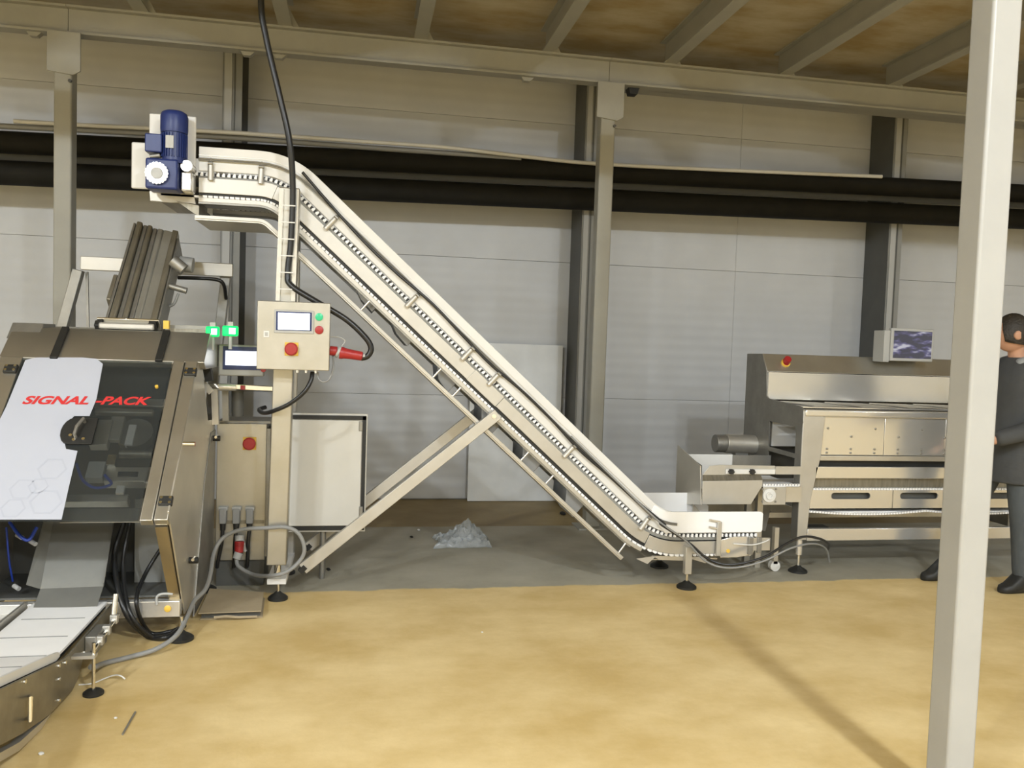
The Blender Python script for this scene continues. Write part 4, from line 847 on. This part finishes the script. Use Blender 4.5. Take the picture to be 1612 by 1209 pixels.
def slot_plate(x0, x1, sx0, sx1, z0, z1, sz):
    h = .022; m = MB(); y0, y1 = QY+.004, QY+.014; zc = sz
    m.box(x0, sx0-.03, y0, y1, z0, z1); m.box(sx1+.03, x1, y0, y1, z0, z1); m.box(sx0-.03, sx1+.03, y0, y1, z0, zc-h); m.box(sx0-.03, sx1+.03, y0, y1, zc+h, z1)
    for sx, sg in ((sx0, -1), (sx1, 1)):
        for k in range(4):
            t0, t1 = R(90*k/4*1), R(90*(k+1)/4)
            for vz in (1, -1):
                m.prism([(sx+sg*h*math.sin(t0), y0, zc+vz*h*math.cos(t0)), (sx+sg*h*math.sin(t1), y0, zc+vz*h*math.cos(t1)), (sx+sg*.03, y0, zc+vz*h*math.cos(t1)), (sx+sg*.03, y0, zc+vz*h*math.cos(t0))], (0, y1-y0, 0))
    return m.build('slotted_plate', 'steel_gloss', st_, smooth=20)
slot_plate(3.0, 3.62, 3.18, 3.43, .440, .565, .525); slot_plate(3.625, 4.25, 3.70, 3.95, .440, .565, .525); slot_plate(4.255, 4.88, 4.35, 4.6, .440, .565, .525)
MB().box(3.0, QX1-.06, QY+.05, QY+.06, .45, .57).build('plate_back', 'paint_dark', st_)
m = MB(); x = 2.98
while x < QX1-.08: m.box(x, x+.014, QY+.004, QY+.03, .566, .578); x += .022
m.box(2.98, QX1-.08, QY+.012, 5.52, .560, .570); m.build('belt', 'belt_white', st_)
m = MB(); x = 2.99
while x < 4.85:
    t = (x-2.99)/.47; zz = .425-.022*math.sin(math.pi*min(t % 1.9/1.9, 1)); m.box(x, x+.016, QY+.006, QY+.03, zz-.012, zz); x += .0215
m.box(2.99, 4.85, QY+.03, 5.5, .405, .412); m.build('return_belt', 'belt_white', st_)
MB().box(QX0+.075, QX1-.06, QY+.002, QY+.04, .218, .300).build('lower_beam', 'steel_gloss', st_, bevel=.004)
MB().box(QX0+.02, QX1-.01, 5.80, 5.84, .218, .300).build('lower_beam', 'steel_gloss', st_)
MB().box(3.0, 4.88, 5.60, 5.62, .30, .45).build('belly_sheet', 'steel_dark', st_)
a = A(1290, 838, 5.16); MB().box(a.x-.10, a.x+.06, 5.13, 5.22, a.z-.035, a.z+.045).build('drive_box', 'black', st_, bevel=.012)
c = A(1236, 566, 5.655); e = MB().lathe([(.030, 0), (.030, .25), (.018, .3), (.018, .5), (.028, .55), (.026, 1)], Vector((c.x, 5.655, 1.405)), Vector((0, -.045, .035)), 20).build('emergency_stop', 'red', st_)
MB().lathe([(.034, 0), (.034, 1)], Vector((c.x, 5.658, 1.40)), Vector((0, -.018, .012)), 20).build('yellow_collar', 'yellow', e)
# discharge chute on its left end
dc = thing('discharge_chute', (2.5, 5.25, .46), 'beige stainless discharge chute between the sorting table and the inclined conveyor', 'chute')
CY0, CY1 = 5.03, 5.47
f = [A(1107, 796, CY0), A(1207, 794, CY0)]
xa, xb = A(1106, 770, CY0).x, A(1200, 770, CY0).x
MB().pxz([(xa, .478), (xb-.075, .478), (xb, .60), (xb, .640), (xa-.002, .632)], CY0, CY0+.006).build('front_plate', 'steel_satin', dc, bevel=.002)
MB().add([(xa-.002, CY0, .632), (xb, CY0, .640), (xb, CY0+.03, .672), (xa+.01, CY0+.03, .667), (xa-.002, CY0+.006, .632), (xb, CY0+.006, .640), (xb, CY0+.036, .672), (xa+.01, CY0+.036, .667)], [(0, 1, 2, 3), (4, 7, 6, 5), (0, 4, 5, 1), (1, 5, 6, 2), (2, 6, 7, 3), (3, 7, 4, 0)]).build('recess_plate', 'steel_brown', dc)
MB().pxz([(xa+.01, .667), (xb+.10, .672), (xb+.10, .732), (xa+.12, .735), (xa+.055, .728)], CY0+.030, CY0+.036).build('upper_plate', 'steel_satin', dc, bevel=.002)
MB().box(A(1145, 740, CY0).x, A(1223, 740, CY0).x, CY0+.018, CY0+.030, .676, .708).build('slide_bar', 'plastic_white', dc, bevel=.002)
for px in (1152, 1185):
    c = A(px, 743.5, CY0); m = MB(); 
    for k in range(6): t = R(60*k); m.cyl((c.x+.012*math.cos(t), CY0-.006, .694+.012*math.sin(t)), (c.x+.012*math.cos(t), CY0+.018, .694+.012*math.sin(t)), .007, n=8)
    m.cyl((c.x, CY0-.008, .694), (c.x, CY0+.018, .694), .013, n=12); m.build('star_knob', 'black', dc)
MB().box(xb+.10, 2.915, CY0+.02, CY0+.030, .675, .728).build('side_rail', 'steel_satin', dc)
bx = MB().box(xb+.005, A(1237, 776, CY0).x, CY0-.004, CY0+.004, .475, .595).build('bearing_plate', 'steel_satin', dc, bevel=.003)
c = A(1211, 780, CY0-.01); MB().lathe([(.045, 0), (.045, .5), (.026, .55), (.026, 1), (.015, 1), (.015, .6), (.001, .6)], (c.x, CY0-.004, c.z), (0, -.02, 0), 24).build('bearing', 'plastic_white', bx)
for sx in (-1, 1):
    for sz in (-1, 1): MB().cyl((c.x+sx*.048, CY0-.004, c.z+sz*.042), (c.x+sx*.048, CY0-.010, c.z+sz*.042), .007, n=8).build('bolt', 'steel_dark', bx)
m = MB(); x = xb+.01
while x < 2.90: m.box(x, x+.012, CY0+.01, CY0+.03, .600, .612); x += .021
m.box(xb+.01, 2.90, CY0+.01, CY1-.02, .592, .600); m.build('belt', 'belt_white', dc)
MB().box(A(1237, 776, CY0).x, 2.915, CY0+.01, CY0+.02, .49, .595).build('frame_plate', 'steel', dc)
MB().pyz([(CY0, .478), (CY0+.036, .70), (CY0+.036, .728), (CY1, .81), (CY1, .40), (CY0+.2, .44)], xa-.008, xa-.002).build('left_wall', 'steel', dc)
xq, xw = A(1079, 722, CY1).x, A(1153, 722, CY1).x; zq = A(1083, 715, CY1).z
MB().add([(xq, CY1, zq), (xa, CY0+.03, .73), (xa, CY0+.03, .47), (xq, CY1, .44), (xq+.005, CY1+.004, zq), (xa+.005, CY0+.036, .73), (xa+.005, CY0+.036, .47), (xq+.005, CY1+.004, .44)], [(0, 1, 2, 3), (4, 7, 6, 5), (0, 4, 5, 1), (1, 5, 6, 2), (2, 6, 7, 3), (3, 7, 4, 0)]).build('left_slope', 'steel_chute', dc)
MB().box(xq, xw, CY1, CY1+.008, .44, zq).build('rear_wall', 'plastic_white', dc); MB().box(xw+.002, 2.915, CY1, CY1+.008, .44, zq-.004).build('rear_wall', 'steel_dark', dc)
MB().bar((2.3, CY1-.02, .42), (2.90, CY1-.02, .30), .03, .20, (0, 0, 1)).build('under_brace', 'steel_dark', dc)
MB().box(2.62, 2.66, 5.22, 5.26, .0, .60).build('leg', 'steel_dark', dc); MB().box(2.70, 2.74, 5.22, 5.26, .0, .60).build('leg', 'steel', dc)
MB().cyl((2.80, 5.12, .035), (2.80, 5.16, .035), .035, n=20).build('caster', 'plastic_white', dc); MB().box(2.785, 2.815, 5.12, 5.16, .05, .30).build('caster_fork', 'steel', dc)
a, b = A(1141, 698, 5.75), A(1190, 700, 5.75); dm = thing('drum_motor', tuple((a+b)/2), 'stainless cylindrical drum motor behind the discharge chute', 'motor')
MB().cyl(a, b, .072, n=28).build('drum', 'steel', dm, bevel=.004); MB().cyl(a-EX*.08, a, .066, n=28).build('end_cap', 'steel_dark', dm, bevel=.004)
MB().box((a.x+b.x)/2-.05, (a.x+b.x)/2+.05, 5.72, 5.78, .0, a.z-.06).build('stand', 'steel_dark', dm)

# monitor on the table
MY = 5.52
a, b = A(1404, 516, MY), A(1468, 570, MY)
mo = thing('monitor', ((a.x+b.x)/2, MY+.05, b.z), 'small grey framed monitor with bright smeared picture above the sorting table', 'monitor')
MB().box(a.x, b.x, MY, MY+.035, b.z, a.z).build('frame', 'grey_plastic', mo, bevel=.006); MB().box(a.x-.05, a.x-.001, MY+.01, MY+.14, b.z-.01, a.z-.02).build('rear_case', 'grey_plastic', mo, bevel=.004)
MB().box(a.x, b.x-.02, MY+.036, MY+.14, b.z, a.z-.02).build('rear_case', 'grey_plastic', mo, bevel=.004)
MB().box(a.x+.022, b.x-.018, MY-.003, MY, b.z+.022, a.z-.02).build('screen', 'monitor', mo)
MB().cyl(((a.x+b.x)/2, MY+.10, b.z+.04), ((a.x+b.x)/2, 5.75, 1.45), .025, n=14).build('stand', 'steel_dark', mo)

# ================================================================== PERSON
def skin_mesh(J, E_, sub=1, rootk=None):
    keys = list(J); idx = {k: i for i, k in enumerate(keys)}
    me = bpy.data.meshes.new('skin_tmp'); me.from_pydata([J[k][0] for k in keys], [(idx[a], idx[b]) for a, b in E_], [])
    o = bpy.data.objects.new('skin_tmp', me); COL.objects.link(o); sk = o.modifiers.new('s', 'SKIN'); sk.use_smooth_shade = True
    for k in keys:
        d = me.skin_vertices[0].data[idx[k]]; r = J[k][1]; d.radius = r if isinstance(r, tuple) else (r, r); d.use_root = (k == (rootk or keys[0]))
    ss = o.modifiers.new('u', 'SUBSURF'); ss.levels = sub; ss.render_levels = sub
    dg = bpy.context.evaluated_depsgraph_get(); m0 = bpy.data.meshes.new_from_object(o.evaluated_get(dg))
    vs = [v.co.copy() for v in m0.vertices]; fs = [tuple(p.vertices) for p in m0.polygons]
    bpy.data.objects.remove(o); bpy.data.meshes.remove(me); bpy.data.meshes.remove(m0); return vs, fs
pe = thing('person', (4.05, 4.70, 0), 'person in dark grey work jacket and slate trousers standing behind the foreground post', 'person')
H = Vector((4.085, 4.63, 1.655))
HR = Matrix.Rotation(R(-30), 3, 'Z') @ Matrix.Rotation(R(8), 3, 'Y')
def head(m):
    n, k = 28, 20; vs = []; fs = []
    for i in range(k+1):
        ph = math.pi*i/k
        for j in range(n):
            th = 2*math.pi*j/n; f = -math.cos(th); x, y, z = .100*math.sin(ph)*math.cos(th), .078*math.sin(ph)*math.sin(th), .118*math.cos(ph)
            if z < -.02: x *= 1-.9*abs(z+.02) if f < 0 else 1; y *= 1+1.6*(z+.02)
            if f > .85 and -.035 < z < .02: x -= .022*(1-abs(z+.008)/.03)*max(0, (f-.85)/.15)        # nose
            if f > .8 and -.075 < z < -.055: x -= .004
            if f > .6 and .015 < z < .035: x += .006
            vs.append(HR @ Vector((x, y, z)) + H)
    for i in range(k):
        for j in range(n): fs.append((i*n+j, i*n+(j+1) % n, (i+1)*n+(j+1) % n, (i+1)*n+j))
    m.add(vs, fs)
    for sy in (-1, 1): m.lathe([(.010, 0), (.028, .2), (.032, .6), (.024, 1)], H+HR @ Vector((.018, sy*.070, -.008)), HR @ Vector((.008, sy*.016, .0)), 14)
J = {'pel': ((4.16, 4.67, .95), .12), 'sp': ((4.16, 4.66, 1.14), .115), 'ch': ((4.16, 4.65, 1.34), .125), 'nk': ((4.145, 4.64, 1.49), .055), 'hd': ((4.115, 4.632, 1.60), .05),
     'rh': ((4.17, 4.58, .88), .085), 'rk': ((4.18, 4.55, .50), .055), 'ra': ((4.22, 4.55, .08), .030), 'rt': ((4.09, 4.54, .030), .020),
     'lh': ((4.14, 4.76, .88), .085), 'lk': ((4.00, 4.81, .50), .055), 'la': ((3.89, 4.85, .08), .030), 'lt': ((3.77, 4.86, .030), .020),
     'rs': ((4.18, 4.48, 1.385), .042), 're': ((4.19, 4.41, 1.13), .040), 'rw': ((3.90, 4.45, 1.00), .027), 'rp': ((3.83, 4.46, .985), (.035, .018)),
     'ls': ((4.16, 4.83, 1.385), .042), 'le': ((4.21, 4.91, 1.15), .040), 'lw': ((4.15, 4.93, .91), .027), 'lp': ((4.13, 4.93, .84), (.035, .018))}
E_ = [('pel', 'sp'), ('sp', 'ch'), ('ch', 'nk'), ('nk', 'hd'), ('pel', 'rh'), ('rh', 'rk'), ('rk', 'ra'), ('ra', 'rt'), ('pel', 'lh'), ('lh', 'lk'), ('lk', 'la'), ('la', 'lt'), ('ch', 'rs'), ('rs', 're'), ('re', 'rw'), ('rw', 'rp'), ('ch', 'ls'), ('ls', 'le'), ('le', 'lw'), ('lw', 'lp')]
vs, fs = skin_mesh(J, E_, 2); m = MB(); m.add(vs, fs); head(m)
for side in ('r', 'l'):
    P = Vector(J[side+'p'][0]); sy = -1 if side == 'r' else 1
    for k, L in enumerate((.062, .072, .076, .066)):
        b = P+Vector((-.012, (k-1.5)*.019, 0)); m.tube([b, b+Vector((-L*.45, 0, -.004)), b+Vector((-L*.8, 0, -.022)), b+Vector((-L, 0, -.045))], .0085, 8)
    b = P+Vector((.03, -sy*.022, 0)); m.tube([b, b+Vector((-.02, -sy*.026, -.010)), b+Vector((-.05, -sy*.030, -.022))], .0095, 8)
body = m.build('body', 'skin', pe, smooth=80); rm = body.modifiers.new('join', 'REMESH'); rm.mode = 'VOXEL'; rm.voxel_size = .007; rm.use_smooth_shade = True
jk = MB(); vs = []; fs = []; n = 28
rings = [(.70, .150, .198, 4.165), (.76, .155, .203, 4.165), (.95, .150, .192, 4.165), (1.14, .142, .190, 4.165), (1.30, .148, .212, 4.168), (1.40, .138, .212, 4.168), (1.46, .105, .160, 4.160), (1.505, .072, .082, 4.150)]
for (z, rx, ry, cx) in rings:
    for q in range(n):
        t = 2*math.pi*q/n; k = 1+.02*noise.noise((q*.5, z*7, 2)); vs.append((cx+rx*k*math.cos(t), 4.655+ry*k*math.sin(t), z))
for i_ in range(len(rings)-1):
    for q in range(n): fs.append((i_*n+q, i_*n+(q+1) % n, (i_+1)*n+(q+1) % n, (i_+1)*n+q))
fs += [tuple(range(n))[::-1], tuple(range((len(rings)-1)*n, len(rings)*n))]; jk.add(vs, fs)
for ch_ in ([((4.17, 4.56, 1.40), .080), ((4.18, 4.45, 1.38), .085), ((4.19, 4.41, 1.25), .076), ((4.20, 4.40, 1.12), .070), ((4.05, 4.425, 1.05), .062), ((3.90, 4.45, 1.005), .054), ((3.85, 4.455, .995), .054)],
            [((4.16, 4.75, 1.40), .080), ((4.16, 4.86, 1.38), .085), ((4.19, 4.90, 1.25), .076), ((4.21, 4.91, 1.14), .070), ((4.18, 4.92, 1.02), .062), ((4.155, 4.93, .93), .054), ((4.15, 4.93, .90), .054)]):
    vs, fs = skin_mesh({str(k): v for k, v in enumerate(ch_)}, [(str(k), str(k+1)) for k in range(len(ch_)-1)], 2); jk.add(vs, fs)
jo = jk.build('jacket', 'jacket', pe, smooth=80); rm = jo.modifiers.new('join', 'REMESH'); rm.mode = 'VOXEL'; rm.voxel_size = .011; rm.use_smooth_shade = True
vs, fs = skin_mesh({'a': ((4.245, 4.65, 1.46), .06), 'b': ((4.17, 4.56, 1.48), .045), 'c': ((4.08, 4.58, 1.46), .035), 'd': ((4.17, 4.74, 1.48), .045), 'e': ((4.08, 4.72, 1.46), .035)}, [('a', 'b'), ('b', 'c'), ('a', 'd'), ('d', 'e')], 2)
hd_ = MB(); hd_.add(vs, fs); hd_.build('hood', 'hood_grey', pe, smooth=80)
TJ = {'pel': ((4.16, 4.67, .96), .085), 'rh': ((4.17, 4.575, .84), .095), 'rm': ((4.18, 4.565, .68), .100), 'rk': ((4.185, 4.55, .50), .085), 'rc': ((4.205, 4.55, .30), .080), 'ra': ((4.22, 4.55, .05), .070), 'lh': ((4.14, 4.765, .84), .095), 'lm': ((4.07, 4.785, .68), .100), 'lk': ((4.00, 4.81, .50), .085), 'lc': ((3.94, 4.835, .30), .080), 'la': ((3.89, 4.85, .06), .070)}
vs, fs = skin_mesh(TJ, [('pel', 'rh'), ('rh', 'rm'), ('rm', 'rk'), ('rk', 'rc'), ('rc', 'ra'), ('pel', 'lh'), ('lh', 'lm'), ('lm', 'lk'), ('lk', 'lc'), ('lc', 'la')], 2)
tr_ = MB(); tr_.add(vs, fs); tr_.build('trousers', 'trousers', pe, smooth=80)
for (x, y, z) in ((4.22, 4.55, 0), (3.89, 4.85, 0)):
    m = MB(); prof = [(.085, .045, .13), (.05, .052, .16), (-.03, .052, .15), (-.08, .052, .10), (-.12, .050, .062), (-.155, .042, .050), (-.175, .022, .038)]; vs = []; fs = []; n = 14
    for (dx, hw, hh) in prof:
        for j in range(n):
            t = 2*math.pi*j/n; c, s_ = math.cos(t), math.sin(t); c = math.copysign(abs(c)**.6, c); s_ = math.copysign(abs(s_)**.6, s_); vs.append((x+dx, y+hw*c, z+hh/2+hh/2*s_))
    for i in range(len(prof)-1):
        for j in range(n): fs.append((i*n+j, i*n+(j+1) % n, (i+1)*n+(j+1) % n, (i+1)*n+j))
    fs += [tuple(range(n)), tuple(range((len(prof)-1)*n, len(prof)*n))]; m.add(vs, fs); m.build('shoe', 'black', pe, smooth=70)
m = MB(); vs = []; fs = []; n, k = 28, 12
for i in range(k+1):
    ph = R(118)*i/k
    for j in range(n):
        th = 2*math.pi*j/n; f = -math.cos(th); lim = 1 if f < .42 else 1-.52*min(1, (f-.42)/.4); p2 = ph*lim; rr = 1.08+.02*noise.noise((j*.7, i*.9, 1))
        vs.append(HR @ Vector((.100*rr*math.sin(p2)*math.cos(th), .080*rr*math.sin(p2)*math.sin(th), .122*rr*math.cos(p2))) + H)
for i in range(k):
    for j in range(n): fs.append((i*n+j, i*n+(j+1) % n, (i+1)*n+(j+1) % n, (i+1)*n+j))
fs.append(tuple(range(k*n, (k+1)*n))); m.add(vs, fs); m.build('hair', 'hair', pe, smooth=80)
# ================================================================== THINGS ON THE FLOOR
# crumpled clear bag
bc = AZ(726, 856); m = MB(); vs = []; fs = []; nu, nv = 30, 26
for i in range(nu+1):
    for j in range(nv+1):
        u, v = i/nu*2-1, j/nv*2-1; rr = max(abs(u), abs(v)); e = max(0, 1-rr**2.2)
        q = Vector((u*2.1+3, v*2.1, .3)); hgt = (.058+.085*math.exp(-((u-.22)**2*5+(v-.25)**2*3))+.03*math.exp(-((u+.55)**2*9+v*v*2))+.035*noise.noise(q*1.8)+.045*noise.noise(q*3.9))*e**.36
        if u < -.3: hgt *= .75
        wob = 1+.18*noise.noise((u*1.5, v*1.5, 5)); vs.append((bc.x+.01+u*.20*wob+.02*noise.noise(q*2.5), bc.y+.03+v*.16*wob+.02*noise.noise(q*2.2), max(.004, hgt)))
for i in range(nu):
    for j in range(nv): a = i*(nv+1)+j; fs += [(a, a+nv+1, a+nv+2), (a, a+nv+2, a+1)]
m.add(vs, fs); o = m.build('plastic_bag', 'bag', smooth=25); tag(o, 'crumpled clear plastic bag lying on the concrete under the conveyor', 'bag')
o.modifiers.new('film', 'SOLIDIFY').thickness = .002
# flattened cardboard
cbd = thing('cardboard', tuple(AZ(360, 960)), 'flattened brown cardboard box on the floor beside the machine', 'cardboard')
p = [AZ(312, 978), AZ(411, 974), AZ(415, 944), AZ(330, 938)]
m = MB(); m.pxy([(q.x, q.y) for q in p], .038, .043); m.build('top_sheet', 'card', cbd); m = MB(); m.pxy([(q.x+.006, q.y+.01) for q in p], .002, .007); m.build('bottom_sheet', 'card', cbd)
a, b = p[0], p[1]; m = MB(); m.pxy([(p[3].x+.01, p[3].y-.02), (p[2].x-.01, p[2].y-.02), (p[2].x-.01, p[2].y-.06), (p[3].x+.01, p[3].y-.06)], .007, .038); m.build('fold', 'card', cbd)
m = MB(); m.tube([(a.x+.08, a.y-.005, .02), (a.x+.14, a.y-.012, .026), (a.x+.20, a.y-.006, .018), (b.x-.02, b.y+.0, .012)], .007, 6); m.build('torn_edge', 'card', cbd)
m = MB(); m.pxy([(p[0].x+.01, p[0].y+.03), (p[1].x-.01, p[1].y+.03), (p[1].x-.01, p[1].y+.05), (p[0].x+.01, p[0].y+.05)], .007, .038); m.build('opening_shade', 'paint_dark', cbd)  # dark strip standing in for shade inside the open front edge
p, q = AZ(193, 1156, .004), AZ(213, 1121, .004); o = MB().cyl(p, q, .004, n=8).build('dark_rod', 'steel_dark'); tag(o, 'thin dark metal rod lying on the yellow floor', 'rod')
o = cable('wood_shaving', [AZ(124, 1078, .004), AZ(145, 1076, .006), AZ(165, 1068, .006), AZ(180, 1063, .02), AZ(190, 1064, .02), AZ(197, 1069, .006)], .0032, 'plastic_white'); tag(o, 'curved pale strip on the floor by the small foot of the takeaway conveyor', 'strip')
def crumb(px, py, r, m, label, cat='debris'):
    c = AZ(px, py, r*.5); k = MB(); k.lathe([(r*.5, -.5), (r*.9, -.2), (r, .1), (r*.4, .5)], c, (0.2*r, 0, r), 7); o = k.build('debris', m, smooth=10); tag(o, label, cat, 'small debris on the floor')
crumb(659, 834, .014, 'plastic_white', 'small white scrap on the concrete behind the plastic bag')
crumb(648, 845, .014, 'black', 'small dark scrap on the concrete near the white scrap')
crumb(517, 896, .016, 'black', 'small dark scrap on the concrete near the strut end')
crumb(182, 1130, .007, 'plastic_white', 'tiny white crumb on the yellow floor beside the dark rod')
crumb(65, 1186, .010, 'plastic_white', 'pale crumb on the yellow floor in the left corner')
crumb(759, 995, .006, 'plastic_white', 'tiny pale crumb in the middle of the yellow floor')
crumb(886, 808, .03, 'black', 'dark scrap on the floor in the shade under the conveyor')
